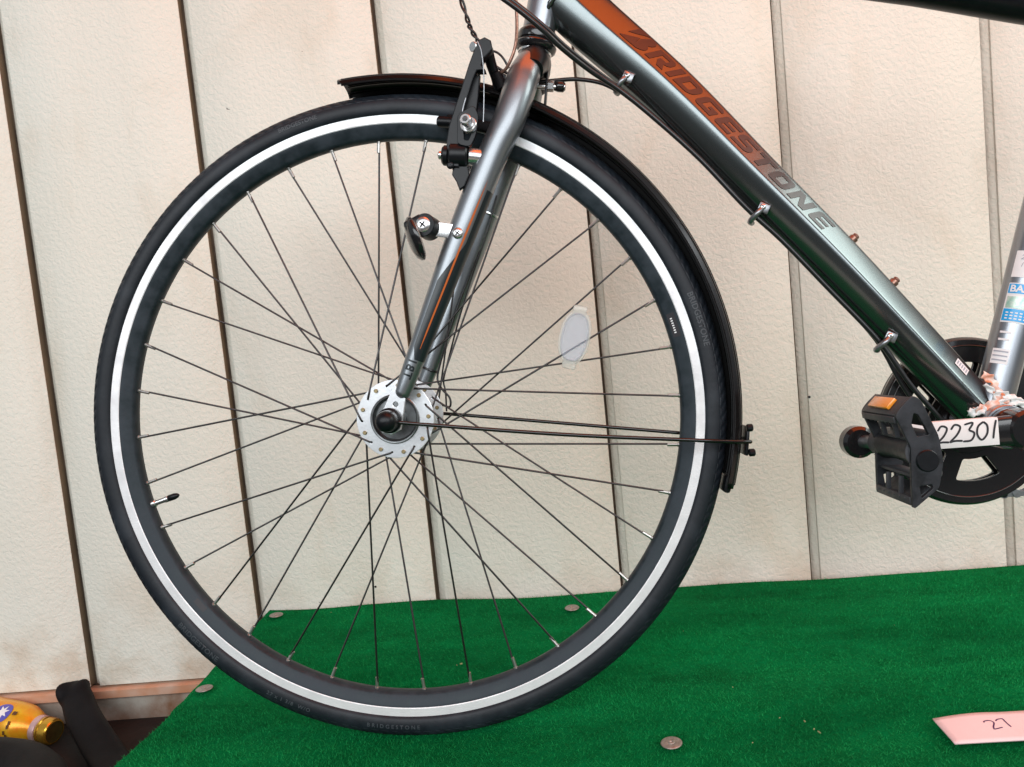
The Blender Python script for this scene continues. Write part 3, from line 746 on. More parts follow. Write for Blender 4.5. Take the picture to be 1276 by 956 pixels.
# ---------------------------------------------------------------- head tube, down tube, seat tube
cyl('head_tube', hp(.026), hp(.150), .0172, M_seat, bike, seg=48, bev=.001)
hs = empty('headset', (0, 0, 0), bike)
def ring_at(name, prof, mt, parent):   # (d, r) about the head axis
    P = [hp(d) for d, r in prof]; return link(name, sharp(tube_mesh(name, P, [r for d, r in prof], seg=48, smoothpath=False, caps=False), 35), mt, parent)
ring_at('lower_cup', [(.0035, .0150), (.0040, .0185), (.0065, .0212), (.0100, .0220), (.0112, .0212), (.0118, .0196), (.0135, .0190), (.0145, .0206), (.0190, .0214), (.0225, .0208), (.0245, .0190), (.0262, .0176)], M_black, hs)
ring_at('seal', [(.0008, .0166), (.0012, .0176), (.0034, .0178), (.0040, .0160)], M_silver, hs)

DTc = [(.2050, 0, .7790), (.2416, 0, .7354), (.3149, 0, .6542), (.3904, 0, .5599), (.4670, 0, .4638), (.5486, 0, .3560), (.5776, 0, .3170), (.5960, 0, .2920)]
DTw = [.0610, .0600, .0570, .0530, .0500, .0462, .0445, .0430]
half = [(1.0, -.03), (.985, -.14), (.955, -.225), (.93, -.27), (.87, -.324), (.14, -.905), (.07, -.96), (.03, -.982), (-.03, -1.0), (-.16, -.985), (-.45, -.86), (-.75, -.62), (-.94, -.33), (-1.0, -.04)]
sec = half + [(t, -y) for t, y in half[::-1]]
def chaikin(P, it=2):
    for _ in range(it):
        Q = []
        for i in range(len(P)):
            a, b = P[i], P[(i + 1) % len(P)]
            Q += [(a[0] * .75 + b[0] * .25, a[1] * .75 + b[1] * .25), (a[0] * .25 + b[0] * .75, a[1] * .25 + b[1] * .75)]
        P = Q
    return P
secs = chaikin(sec, 2)
DP = crom(DTc, 10); DS = [0]
for i in range(1, len(DP)): DS.append(DS[-1] + (DP[i] - DP[i - 1]).length)
def dt_w(i):
    f = i / (len(DP) - 1) * (len(DTw) - 1); a = min(int(f), len(DTw) - 2); return DTw[a] * (1 - f + a) + DTw[a + 1] * (f - a)
YD = .0215
vs = []; fs = []; ns = len(secs)
for i, p in enumerate(DP):
    t = (DP[min(i + 1, len(DP) - 1)] - DP[max(i - 1, 0)]).normalized(); nrm = Vector((-t.z, 0, t.x)); w_ = dt_w(i) / 2
    for a, b in secs: vs.append(p + nrm * a * w_ + Vector((0, b * YD, 0)))
for i in range(len(DP) - 1):
    for j in range(ns): a = i * ns + j; b = i * ns + (j + 1) % ns; fs.append((a, a + ns, b + ns, b))
fs.append(tuple(range(ns))); fs.append(tuple(range((len(DP) - 1) * ns + ns - 1, (len(DP) - 1) * ns - 1, -1)))
dt = link('down_tube', sharp(mesh('down_tube', vs, fs), 60), M_paint, bike)
def dt_at(s, h, off=.0004):
    """point on the upper near facet: s along the tube, h 0..1 from the ridge to the top edge"""
    i = 0
    while i < len(DS) - 2 and DS[i + 1] < s: i += 1
    f = (s - DS[i]) / (DS[i + 1] - DS[i]); p = DP[i].lerp(DP[i + 1], f); t = (DP[i + 1] - DP[i]).normalized(); nrm = Vector((-t.z, 0, t.x))
    w_ = dt_w(i + f) / 2; a = Vector((.07, -.96)).lerp(Vector((.93, -.27)), h)
    fn = (nrm * .69 / w_ + Vector((0, -1, 0)) * .86 / YD).normalized()
    return p + nrm * a.x * w_ + Vector((0, a.y * YD, 0)) + fn * off
def dt_s(x, z):
    q = Vector((x, 0, z)); return min(((q - (DP[i].lerp(DP[i + 1], k / 8))).length, DS[i] + (DS[i + 1] - DS[i]) * k / 8) for i in range(len(DP) - 1) for k in range(9))[1]
# glyphs of the frame lettering, wide and heavy; box 1 high
def rnd(P, rad, idx=None, n=3):
    out = []
    for i, p in enumerate(P):
        a, b, c = Vector(P[i - 1]), Vector(p), Vector(P[(i + 1) % len(P)])
        if idx is not None and i not in idx: out.append(tuple(b)); continue
        r = min(rad, (a - b).length * .49, (c - b).length * .49); p0 = b + (a - b).normalized() * r; p1 = b + (c - b).normalized() * r
        for k in range(n + 1):
            t = k / n; out.append(tuple(p0 * (1 - t) ** 2 + b * 2 * t * (1 - t) + p1 * t * t))
    return out
k_ = .30
G = {
 'R': (1.12, [rnd([(0, 0), (k_, 0), (k_, .78), (.74, .78), (.74, .55), (.42, .55), (.42, .36), (.70, 0), (1.06, 0), (.80, .33), (1.02, .46), (1.02, .86), (.86, 1), (0, 1)], .12, {10, 11, 12})]),
 'I': (.42, [[(0, 0), (k_, 0), (k_, 1), (0, 1)]]),
 'D': (1.16, [rnd([(0, 0), (.80, 0), (1.04, .22), (1.04, .80), (.84, 1), (0, 1)], .16, {1, 2, 3, 4}), rnd([(k_, .24), (k_, .77), (.72, .77), (.74, .28), (.66, .24)], .04)]),
 'G': (1.14, [rnd([(.16, 0), (1.02, 0), (1.02, .56), (.56, .56), (.56, .36), (.74, .36), (.74, .24), (k_, .24), (k_, .77), (1.04, .77), (1.04, .88), (.90, 1), (.16, 1), (0, .84), (0, .16)], .13, {0, 10, 11, 12, 13, 14})]),
 'E': (1.0, [rnd([(.12, 0), (.92, 0), (.92, .22), (k_, .22), (k_, .40), (.86, .40), (.86, .60), (k_, .60), (k_, .78), (.94, .78), (.94, 1), (.12, 1), (0, .88), (0, .12)], .1, {0, 11, 12, 13})]),
 'S': (1.08, [rnd([(0, 0), (.84, 0), (1.0, .14), (1.0, .46), (.84, .60), (k_, .62), (k_, .78), (.98, .78), (.98, 1), (.14, 1), (0, .86), (0, .54), (.14, .40), (.70, .38), (.70, .22), (0, .22)], .13, {1, 2, 3, 4, 9, 10, 11, 12})]),
 'T': (1.0, [[(.30, 0), (.60, 0), (.60, .78), (.94, .78), (.94, 1), (-.04, 1), (-.04, .78), (.30, .78)]]),
 'O': (1.14, [rnd([(.14, 0), (.88, 0), (1.02, .16), (1.02, .84), (.88, 1), (.14, 1), (0, .84), (0, .16)], .14), rnd([(k_, .24), (k_, .77), (.73, .77), (.73, .24)], .05)]),
 'N': (1.16, [[(0, 0), (k_, 0), (k_, .62), (.70, 0), (1.02, 0), (1.02, 1), (.73, 1), (.73, .40), (.34, 1), (0, 1)]]),
}
let = empty('frame_lettering', (0, 0, 0), dt)
SH = .44; CAP = .0190; H0, H1 = .12, .84
def place_glyph(loops, s0, sx_, hgt=1.0):
    me = curve_fill('letter', loops); subdiv(me, 2)
    remap(me, lambda a, b, c: dt_at(s0 + a * sx_ + SH * b * CAP, H0 + (H1 - H0) * b, .00045)); o = link('letter', me, M_letter, dt, smooth=False)
    return o
bpy.data.objects.remove(let)
sR = dt_s(.2856, .6850); scale = (dt_s(.4547, .4918) - sR) / sum(G[c][0] for c in 'RIDGESTONE'); acc = 0
place_glyph([rnd([(-1.31, -.06), (-.81, .64), (-.67, .18), (-.76, .62), (-.60, 1.16), (-.40, 1.16), (-.21, .93), (-.24, .68), (-.33, .55), (-.19, .44), (-.14, .22), (-.22, .06), (-.40, -.06), (-.85, -.08)], .07, {4, 5, 6, 7, 9, 10, 11})], sR, scale)
for c in 'RIDGESTONE':
    place_glyph(G[c][1], sR + acc * scale, scale * .93); acc += G[c][0]
# the slanting bar above the B
place_glyph([[(-1.30, .44), (-1.28, 1.12), (-1.17, 1.20), (-.70, 1.15), (-.86, 1.0), (-1.05, .72)]], sR, scale)
# cable guides on the underside
def guide(x, z, name='cable_guide'):
    e = empty(name, (x, 0, z), bike); i = dt_s(x, z)
    bsx = link('guide_clip', tube_mesh('guide_clip', [(-.0095, -.008, -.0085), (-.0125, -.0145, -.0065), (-.0055, -.0205, -.0005), (.0005, -.0195, .0035)], [.0032, .0036, .0036, .0034], seg=10), M_steel2, e)
    link('guide_foot', box_mesh('guide_foot', (.013, .0028, .011), .001, mat4=Matrix.Translation((.0040, -.0185, .0045)) @ Matrix.Rotation(math.radians(35), 4, 'Y')), M_steel2, e)
    phillips('guide_screw', (.0030, -.0195, .0060), (-.15, -1, .1), .0037, .0024, M_silver, e)
    e.rotation_euler.y = math.radians(-6); e.scale = (.86, 1, .86)
guide(.2690, .6645); guide(.3920, .5165); guide(.5045, .3745)
# bottle cage bosses on top of the down tube
for x, z in ((.4872, .4835), (.5235, .4350)):
    o = cyl('bottle_boss', (x - .004, 0, z - .003), (x + .0008, 0, z + .0006), .0048, M_rust, bike, seg=14, bev=.001)
    cyl('bolt_head', (x + .0006, 0, z + .0005), (x + .0032, 0, z + .0024), .0036, M_rust, o, seg=12, bev=.0008)
# weld bead at the head tube
wb = []
for i in range(60):
    a = 2 * math.pi * i / 60; j = int(i); t = (DP[3] - DP[1]).normalized(); nrm = Vector((-t.z, 0, t.x))
    p = Vector((.2115, 0, .7700)) + nrm * math.cos(a) * .0310 + Vector((0, math.sin(a) * .0205, 0)) - t * (.006 * abs(math.sin(a))) + t * .010
    wb.append(p)
wb.append(wb[0]); link('weld_bead', tube_mesh('weld_bead', wb, [.0024 + .0006 * (i % 2) for i in range(61)], seg=8, n=1, caps=False), M_paint, bike)
# gusset under the joint
# decal near the bottom of the down tube
def dt_rect(name, s0_, s1_, h0, h1, mt, off=.0006, par=None):
    vs = []; fs = []; n = 6
    for i in range(n + 1):
        for h in (h0, h1): vs.append(dt_at(s0_ + (s1_ - s0_) * i / n, h, off))
    for i in range(n): fs.append((2 * i, 2 * i + 1, 2 * i + 3, 2 * i + 2))
    return link(name, mesh(name, vs, fs), mt, par or dt)
sA = dt_s(.5600, .3405)
st = dt_rect('white_sticker', sA, sA + .0165, .42, .80, M_white)
for i in range(5):
    dt_rect('sticker_print', sA + .0015 + i * .003, sA + .0030 + i * .003, .50, .72, M_grey, .0008, st)

# seat tube: axis parallel to the head tube, foot at the bottom bracket
BB = Vector((.6020, 0, .2810)); sax = Vector((.3140, 0, .9494))
ST = [BB + sax * .012, BB + sax * .06, BB + sax * .18, BB + sax * .34, BB + sax * .50]
seat = tube('seat_tube', ST, .0180, M_seat, bike, seg=48)
ssurf = Surf([tuple(p) for p in ST[::-1]], [.0180] * 5); SL = ssurf.S[-1]
def st_rect(name, z0, z1, t0, t1, mt, off=.0004, par=None):
    s0_, s1_ = SL - (z0 - .0), SL - z1
    return ssurf.strip(name, [(s0_ + (s1_ - s0_) * i / 6, t0, t1) for i in range(7)], mt, par or seat, off, 14)
def dist(z): return (z - .281) / .9494 - .012
lab = st_rect('price_label', dist(.4475), dist(.4220), -1.15, .95, M_white, .0005)
blu = st_rect('blue_sticker', dist(.4165), dist(.3785), -1.15, .33, M_white, .0003)
st_rect('sticker_field', dist(.4155), dist(.4065), -1.10, .25, M_blue, .0006, blu)
st_rect('sticker_foil', dist(.4035), dist(.3925), -1.05, .22, M_holo, .0006, blu)
st_rect('sticker_field', dist(.3915), dist(.3800), -1.10, .25, M_blue, .0006, blu)
def st_text(txt, size, z, th0, mt, par, off=.0008, bold=.03, sp=1):
    me = text_mesh(txt, size, 0, bold * size, 0, sp); subdiv(me, 1)
    remap(me, lambda a, b, c: ssurf.at(SL - dist(z) - b, th0 + a / .0183, off)); return link('sticker_print', me, mt, par)
st_text('BAA', .0095, .4080, -1.02, M_white, blu)
for r_ in range(3):
    z = .3885 - r_ * .0028
    for c_ in range(5): st_rect('sticker_print', dist(z), dist(z - .0012), -.95 + c_ * .22, -.82 + c_ * .22, M_white, .0008, blu)
# faint pencilled figures on the price label
def st_strokes(lines, wd, z, th0, mt, par):
    me = strokes_mesh('label_writing', lines, wd); remap(me, lambda a, b, c: ssurf.at(SL - dist(z) - b, th0 + a / .0185, .0008 + c)); return link('label_writing', me, mt, par)
dig = {'2': [[(.1, .75), (.3, 1), (.6, .85), (.45, .45), (.05, .05)], [(.05, .05), (.35, .1), (.75, .06)]],
       '3': [[(.1, .95), (.55, 1), (.35, .62)], [(.35, .62), (.65, .42), (.5, .05), (.05, .02)]],
       '0': [[(.4, 1), (.12, .75), (.1, .3), (.35, 0), (.62, .3), (.62, .75), (.4, 1)]],
       '1': [[(.36, 1.02), (.28, .5), (.24, 0)]],
       '5': [[(.65, .98), (.2, .95)], [(.2, .95), (.16, .58), (.6, .5), (.5, .05), (.08, .05)]]}
def digits(txt, h, adv):
    L = []
    for i, ch in enumerate(txt):
        for ln in dig[ch]: L.append([((x + i * adv) * h + .10 * y * h, y * h) for x, y in ln])
    return L
st_strokes(digits('2302', .0048, .95), .0006, .4390, -.85, M_grey, lab); st_strokes(digits('1251', .0045, .95), .0006, .4320, -.80, M_grey, lab)
sp_ = st_rect('white_sticker', dist(.3530), dist(.3385), -1.15, -.28, M_white, .0004)
for r_ in range(3): st_rect('sticker_print', dist(.3510 - r_ * .0042), dist(.3497 - r_ * .0042), -1.08, -.36, M_grey, .0007, sp_)
for q in range(2):
    st_rect('sticker_print', dist(.3700 - q * .007), dist(.3680 - q * .007), -1.0, -.45, M_white, .0005, seat)
# top tube; the shade on its underside is put into its black colour
tube('top_tube', [(.216, 0, .8235), (.33, 0, .7960), (.536, 0, .7400), (.5823, 0, .7270), (.6704, 0, .6995), (.728, 0, .6835)], .0190, M_bsat, bike, seg=32)

# bottom bracket and its wrapping
cyl('bottom_bracket_shell', BB + Vector((0, -.036, 0)), BB + Vector((0, .036, 0)), .0215, M_seat, bike, seg=40, bev=.001)
bbc = cyl('bottom_bracket_cup', BB + Vector((0, -.0450, 0)), BB + Vector((0, -.0358, 0)), .0185, M_black, bike, seg=40, bev=.002)
cyl('spindle', BB + Vector((0, -.070, 0)), BB + Vector((0, .05, 0)), .0085, M_bsat, bike)
def ribbon(pts, wd, seed, col):
    rs = random.Random(seed); P = crom([Vector(p) for p in pts], 7); vs = []; fs = []; n = 5
    for i, p in enumerate(P):
        t = (P[min(i + 1, len(P) - 1)] - P[max(i - 1, 0)]).normalized(); u = t.cross(Vector((0, -1, 0))).normalized()
        a = .5 * math.sin(i * .9 + seed); u = (u * math.cos(a) + Vector((0, -1, 0)) * math.sin(a))
        for j in range(n + 1):
            k = j / n - .5; q = p + u * wd * k * (1 + .25 * math.sin(i * 1.3 + seed)) + Vector((0, -1, 0)) * (.0016 * math.cos(k * 5 + i * .5) + rs.uniform(-.0006, .0006)); vs.append(q)
    for i in range(len(P) - 1):
        for j in range(n): a = i * (n + 1) + j; fs.append((a, a + 1, a + n + 2, a + n + 1))
    o = link('wrapping_strip', mesh('wrapping_strip', vs, fs), col, bike); m_ = o.modifiers.new('thickness', 'SOLIDIFY'); m_.thickness = .0005
    return o
M_wrapw = mat('white_wrapping', (.78, .78, .76), rough=.4, var=.12, vscale=160)
ribbon([(.5895, -.0235, .3335), (.5965, -.0250, .3270), (.6010, -.0250, .3170), (.6035, -.0250, .3080)], .0080, 1, M_otape)
ribbon([(.5905, -.0240, .3240), (.5975, -.0255, .3140), (.6000, -.0250, .3040)], .0050, 2, M_wrapw)
ribbon([(.5790, -.0240, .2975), (.5900, -.0265, .3010), (.6010, -.0265, .3060), (.6100, -.0250, .3090)], .0095, 3, M_otape)
ribbon([(.5720, -.0240, .2960), (.5800, -.0255, .2975), (.5880, -.0265, .2980)], .0085, 4, M_wrapw)
ribbon([(.5980, -.0260, .3150), (.6080, -.0265, .3110), (.6180, -.0250, .3060), (.6280, -.0220, .3000)], .0070, 5, M_wrapw)
ribbon([(.6000, -.0265, .3060), (.6110, -.0265, .3040), (.6230, -.0250, .3010), (.6330, -.0220, .2960)], .0060, 6, M_wrapw)

# ---------------------------------------------------------------- chainring, guard, chain
ring = empty('chainring', (0, 0, 0), bike); YR = .0465
def ring_loops():
    L = [circ(.0872, 120)]
    for k in (0, 1, 2, 3):     # windows with rounded corners; the rest of the guard is solid
        c = math.radians((275, 95, 155, 215)[k]); hw = math.radians(21.5); Q = []
        for t in range(9): a = c - hw + 2 * hw * t / 8; Q.append((.0640 * math.cos(a), .0640 * math.sin(a)))
        for t in range(5): a = c + hw * .82 - 2 * hw * .82 * t / 4; Q.append((.0400 * math.cos(a), .0400 * math.sin(a)))
        L.append(rnd(Q, .006, {0, 8, 9, 13}))
    return L
me = curve_fill('chain_guard', ring_loops(), ext=.0012, bev=.0004); remap(me, lambda a, b, c: (a + BB.x, YR - .006 - c, b + BB.z)); link('chain_guard', sharp(me, 30), M_black, ring)
gl = lathe('guard_rim', [(.0868, YR - .0075), (.0885, YR - .0060), (.0905, YR - .001), (.0895, YR + .0045), (.0875, YR + .0045)], 120, centre=(BB.x, 0, BB.z)); link('guard_rim', sharp(gl, 30), M_black, ring)
link('guard_rib', lathe('guard_rib', [(.0800, YR - .0075), (.0806, YR - .0088), (.0814, YR - .0088), (.0820, YR - .0075)], 120, centre=(BB.x, 0, BB.z)), M_black, ring)
teeth = []
for k in range(84):
    a = 2 * math.pi * k / 84; r = .0838 if k % 2 else .0805; teeth.append((r * math.cos(a), r * math.sin(a)))
me = curve_fill('sprocket', [teeth, circ(.0690, 60)], ext=.0010); remap(me, lambda a, b, c: (a + BB.x, YR - c, b + BB.z)); link('sprocket', sharp(me, 30), M_bsat, ring)
cyl('spider_boss', BB + Vector((0, .038, 0)), BB + Vector((0, .052, 0)), .034, M_black, ring, seg=40)
me = curve_fill('guard_far', ring_loops(), ext=.0012, bev=.0004); remap(me, lambda a, b, c: ((a) * 1.02 + BB.x, YR + .007 - c, b * 1.02 + BB.z)); link('guard_far', sharp(me, 30), M_black, ring)
# chain links running rearward off the bottom of the ring
chain = empty('chain', (0, 0, 0), bike)
lk = [(.0042 * math.cos(t), .0042 * math.sin(t)) for t in [math.radians(d) for d in range(40, 321, 28)]]
lk = lk + [(.00635, -.0024)] + [(.0127 - .0042 * math.cos(t), -.0042 * math.sin(t)) for t in [math.radians(d) for d in range(320, 39, -28)]][::1]
lm_ = curve_fill('link_plate', [[(x, y) for x, y in lk[:11]] + [(.0127 + .0042 * math.cos(math.radians(d)), .0042 * math.sin(math.radians(d))) for d in range(-140, 141, 28)] + [(.00635, .0024)]], ext=.0005, bev=.0002)
xz(lm_); lm_.materials.append(M_steel2)
rl = cyl_mesh('roller', (0, -.0035, 0), (0, .0035, 0), .0038, seg=12); rl.materials.append(M_bsat); rl.shade_smooth()
for k in range(14):
    x = .635 + k * .0127; z = .1985 - (x - .602) * -.012
    lp_ = bpy.data.objects.new('link_plate', lm_); COL.objects.link(lp_); lp_.parent = chain; lp_.location = (x, YR - (.0035 if k % 2 else .0025), z)
    lp_ = bpy.data.objects.new('link_plate', lm_); COL.objects.link(lp_); lp_.parent = chain; lp_.location = (x, YR + (.0035 if k % 2 else .0025), z)
    q = bpy.data.objects.new('roller', rl); COL.objects.link(q); q.parent = chain; q.location = (x, YR, z)

# ---------------------------------------------------------------- crank arm and pedal
crank = empty('crank', (0, 0, 0), bike)
YC = -.0700; PX, PZ = .4480, .2835
vs = []; fs = []; nst = 24; SG = 16
for i in range(nst + 1):
    f = i / nst; x = PX - .012 + (BB.x + .006 - PX + .012) * f
    zc = PZ + (BB.z - PZ) * f; hh = .0118 + .0035 * f ** 3
    if f < .1: hh *= math.sqrt(1 - ((.1 - f) / .1) ** 2 * .92)
    yc = YC + .006 * f; hy = .0070 + .001 * f
    for j in range(SG):
        a = 2 * math.pi * j / SG; c, s = math.cos(a), math.sin(a)
        vs.append((x, yc + math.copysign(abs(c) ** .45, c) * hy, zc + math.copysign(abs(s) ** .45, s) * hh))
for i in range(nst):
    for j in range(SG): a = i * SG + j; b = i * SG + (j + 1) % SG; fs.append((a, b, b + SG, a + SG))
fs.append(tuple(range(SG - 1, -1, -1))); fs.append(tuple(range(nst * SG, nst * SG + SG)))
link('crank_arm', sharp(mesh('crank_arm', vs, fs), 45), M_black, crank)
cyl('crank_boss', BB + Vector((0, -.0745, 0)), BB + Vector((0, -.046, 0)), .0190, M_black, crank, seg=40, bev=.003)
cyl('pedal_eye', (PX, YC - .0085, PZ), (PX, YC + .0085, PZ), .0150, M_black, crank, seg=32, bev=.003)
lab = link('number_tape', box_mesh('number_tape', (.0790, .0012, .0245), .0003, mat4=Matrix.Translation((.5325, -.0768, .2832)) @ Matrix.Rotation(math.radians(.6), 4, 'Y')), M_tape, crank)
lab2 = link('tape_fold', box_mesh('tape_fold', (.0790, .0090, .0010), .0003, mat4=Matrix.Translation((.5325, -.0725, .2957)) @ Matrix.Rotation(math.radians(.6), 4, 'Y')), M_tape, crank)
nm = strokes_mesh('handwritten_number', digits('22301', .0165, .72), .0019)
remap(nm, lambda a, b, c: (.5150 + a, -.0776 - c, .2752 + b + (a) * .03)); link('handwritten_number', nm, M_ink, crank)

pedal = empty('pedal', (0, 0, 0), bike)
prof = [(.4392, .3159), (.4440, .3222), (.4535, .3306), (.4590, .3265), (.4700, .2972), (.4719, .2766), (.4672, .2565), (.4466, .2409), (.4476, .2652), (.4491, .2901)]
CX, CZ = .4585, .2850
def plate(name, yy, hole, th=.0042, sc=1.0):
    O = [((x - CX) * sc + CX, (z - CZ) * sc + CZ) for x, z in prof]; O = rnd(O, .003)
    me = curve_fill(name, [O] + hole, ext=th / 2 - .0006, bev=.0006); return link(name, sharp(xz(me, yy), 30), M_pedal, pedal)
up = rnd([(.4525, .3175), (.4565, .3160), (.4640, .2985), (.4535, .2975), (.4500, .3085)], .0015)
dn = rnd([(.4520, .2590), (.4625, .2600), (.4635, .2560), (.4530, .2480)], .0015)
plate('outer_plate', -.1830, [up, dn])
plate('inner_plate', -.1120, [up, dn], sc=.98)
# front and rear tread bars
def bar_y(name, a, b, y0, y1, th, mt=None, bev=.0008):
    a, b = Vector((a[0], 0, a[1])), Vector((b[0], 0, b[1])); d = (b - a); L_ = d.length; ang = math.atan2(d.z, d.x)
    mid = (a + b) / 2; mid.y = (y0 + y1) / 2
    return link(name, box_mesh(name, (L_, abs(y1 - y0), th), bev, mat4=Matrix.Translation(mid) @ Matrix.Rotation(-ang, 4, 'Y')), mt or M_pedal, pedal)
bar_y('tread_bar', (.4400, .3150), (.4530, .3290), -.181, -.113, .0034)
bar_y('tread_bar', (.4406, .3095), (.4400, .3150), -.181, -.113, .0034)
bar_y('tread_bar', (.4470, .2430), (.4472, .2500), -.181, -.113, .0034)
bar_y('tread_bar', (.4470, .2435), (.4640, .2550), -.181, -.113, .0034)
bar_y('tread_bar', (.4660, .3050), (.4560, .3270), -.181, -.113, .0030)
bar_y('cross_bar', (.4510, .2950), (.4690, .3000), -.181, -.113, .0028)
bar_y('cross_bar', (.4500, .2660), (.4690, .2640), -.181, -.113, .0028)
for yy in (-.135, -.160):
    bar_y('rib', (.4465, .3150), (.4490, .2955), yy - .0016, yy + .0016, .004)
    bar_y('rib', (.4490, .2640), (.4475, .2470), yy - .0016, yy + .0016, .004)
# stud bumps on the top tread edge
for i in range(6):
    cyl('tread_stud', (.4388, -.120 - i * .0105, .3100), (.4418, -.120 - i * .0105, .3100), .0014, M_pedal, pedal, seg=8)
    cyl('tread_stud', (.4448, -.120 - i * .0105, .2475), (.4478, -.120 - i * .0105, .2475), .0014, M_pedal, pedal, seg=8)
tube('pedal_barrel', [(CX, -.085, CZ), (CX, -.100, CZ), (CX, -.115, CZ), (CX, -.135, CZ), (CX, -.165, CZ), (CX, -.182, CZ)], [.0078, .0085, .0125, .0105, .0112, .0135], M_pedal, pedal, seg=28, n=4)
cyl('pedal_spindle', (PX + .003, -.076, PZ), (CX, -.098, CZ), .0062, M_steel2, pedal)
cyl('bearing_cover', (CX, -.098, CZ), (CX, -.113, CZ), .0118, M_pedal, pedal, seg=24)
cyl('end_cap', (.4600, -.1835, .2785), (.4600, -.1868, .2785), .0088, M_bsat, pedal, seg=32, bev=.0008)
link('cap_surround', box_mesh('cap_surround', (.0240, .0070, .0300), .0035, 3, mat4=Matrix.Translation((.4600, -.1815, .2785))), M_pedal, pedal)
bar_y('amber_reflector', (.4418, .3190), (.4490, .3265), -.167, -.127, .0032, M_amber, .0006).location = Vector((-.0016, 0, .0016))

M_lining = mat('mudguard_lining', (.004, .004, .004), rough=.32, spec=.22)
# ---------------------------------------------------------------- mudguard
mg = empty('front_mudguard', (0, 0, 0), bike)
def fender_mesh():
    a0, a1 = math.radians(-17.0), math.radians(94.6); n = 120; vs = []; fs = []
    base = [(-.0105, -.0212), (-.0090, -.0216), (-.0055, -.0205), (-.0030, -.0175), (-.0022, -.0150), (-.0006, -.0080), (0, 0), (-.0006, .0080), (-.0022, .0150), (-.0030, .0175), (-.0055, .0205), (-.0090, .0216), (-.0105, .0212)]
    for i in range(n + 1):
        a = a0 + (a1 - a0) * i / n; f = i / n; R0 = .3575 + .0068 * f ** 1.2
        fe = max(0, (i - (n - 2)) / 2); fs_ = max(0, (4 - i) / 4)
        for dr, y in base:
            d = dr
            if dr < -.0102: d = dr * (1 - .25 * fe) * (1 - .35 * fs_)
            aa = a - (0 if dr > -.008 else .016 * fe * 0)
            vs.append(((R0 + d) * math.cos(aa), y, .343 + (R0 + d) * math.sin(aa)))
    k = len(base)
    for i in range(n):
        for j in range(k - 1): a = i * k + j; fs.append((a, a + 1, a + k + 1, a + k))
    return sharp(mesh('mudguard_blade', vs, fs), 28)
fo_ = link('mudguard_blade', fender_mesh(), M_fender, mg); so = fo_.modifiers.new('thickness', 'SOLIDIFY'); so.thickness = .0009; so.offset = 0; fo_.data.materials.append(M_lining); so.material_offset = 1; so.material_offset_rim = 0
# raised bead along the crown of the guard
for yy, dr, rr in ((-.0188, -.0040, .0011), (.0188, -.0042, .0013), (-.0214, -.0106, .0009), (.0214, -.0106, .0010), (.0080, -.0024, .0009), (-.0080, .0001, .0007)):
    pts = []
    for i in range(0, 91):
        f = i / 90; a = math.radians(-16.5 + 110.5 * f); r = .3575 + .0068 * f ** 1.2 + dr
        pts.append((r * math.cos(a), yy, .343 + r * math.sin(a)))
    link('edge_bead', tube_mesh('edge_bead', pts, rr, seg=6, n=1), M_fender, mg)
# rear tip rubber and stays
tipa = math.radians(-17.0)
for s, pts in ((-1, [(.0040, -.0585, .3425), (.0158, -.0600, .3395), (.1714, -.0530, .3135), (.297, -.0400, .2956), (.3400, -.0285, .2890), (.3570, -.0225, .2868), (.3608, -.0180, .2862), (.3600, 0, .2860)]),
               (1, [(.0040, .0585, .3425), (.037, .0560, .3400), (.2958, .0400, .2962), (.3400, .0285, .2890), (.3570, .0225, .2868), (.3608, .0180, .2862), (.3600, 0, .2860)])):
    tube('stay', pts, .0020, M_fender, mg, seg=12, n=6)
br = empty('stay_bracket', (.3590, 0, .2865), mg)
bl = box_mesh('bracket_plate', (.0030, .030, .030), .0008, mat4=Matrix.Rotation(math.radians(9), 4, 'Y'))
link('bracket_plate', bl, M_bsat, br)
for dz in (-.0120, .0135): cyl('bracket_bolt', (.0000, -.0140, dz), (.0065, -.0140, dz), .0040, M_bsat, br, seg=12, bev=.001)
link('tip_rubber', box_mesh('tip_rubber', (.0075, .034, .018), .0025, mat4=Matrix.Translation((.3355, 0, .2440)) @ Matrix.Rotation(math.radians(17), 4, 'Y')), M_bsat, mg)
link('bridge_bolt', cyl_mesh('bridge_bolt', (.1790, -.004, .6755), (.2085, -.004, .6715), .0026, seg=12), M_silver, mg)

# ---------------------------------------------------------------- front brake
brake = empty('front_brake', (0, 0, 0), bike)
def plate2(name, loop, y0, y1, mt, bev=.001):
    me = curve_fill(name, [loop], ext=abs(y1 - y0) / 2 - bev, bev=bev); return link(name, sharp(xz(me, (y0 + y1) / 2), 30), mt, brake)
arm_o = [(.0860, .6130), (.0900, .6280), (.0965, .6430), (.1065, .6650), (.1155, .6860), (.1225, .7000), (.1265, .7075), (.1325, .7095), (.1375, .7060), (.1380, .6990), (.1330, .6935), (.1285, .6905), (.1255, .6840), (.1285, .6795), (.1215, .6800), (.1165, .6720), (.1090, .6545), (.1030, .6380), (.1000, .6230), (.0985, .6080), (.0960, .5975), (.0940, .5880), (.0875, .5890), (.0850, .5990)]
plate2('brake_arm', arm_o, -.058, -.045, M_bsat)
plate2('arm_web', [(.1000, .6420), (.1160, .6740), (.1225, .6770), (.1190, .6560), (.1140, .6350)], -.050, -.040, M_bsat)
cyl('cable_boot', (.1395, -.030, .6850), (.1445, -.028, .6690), .0052, M_foam, brake, seg=16, bev=.001)
tube('return_spring', [(.0985, -.0590, .6060), (.1010, -.0600, .6200), (.1040, -.0600, .6400), (.1085, -.0590, .6530)], .0008, M_steel2, brake, seg=8)
arm_f = [(x + .008, z + .004) for x, z in arm_o]
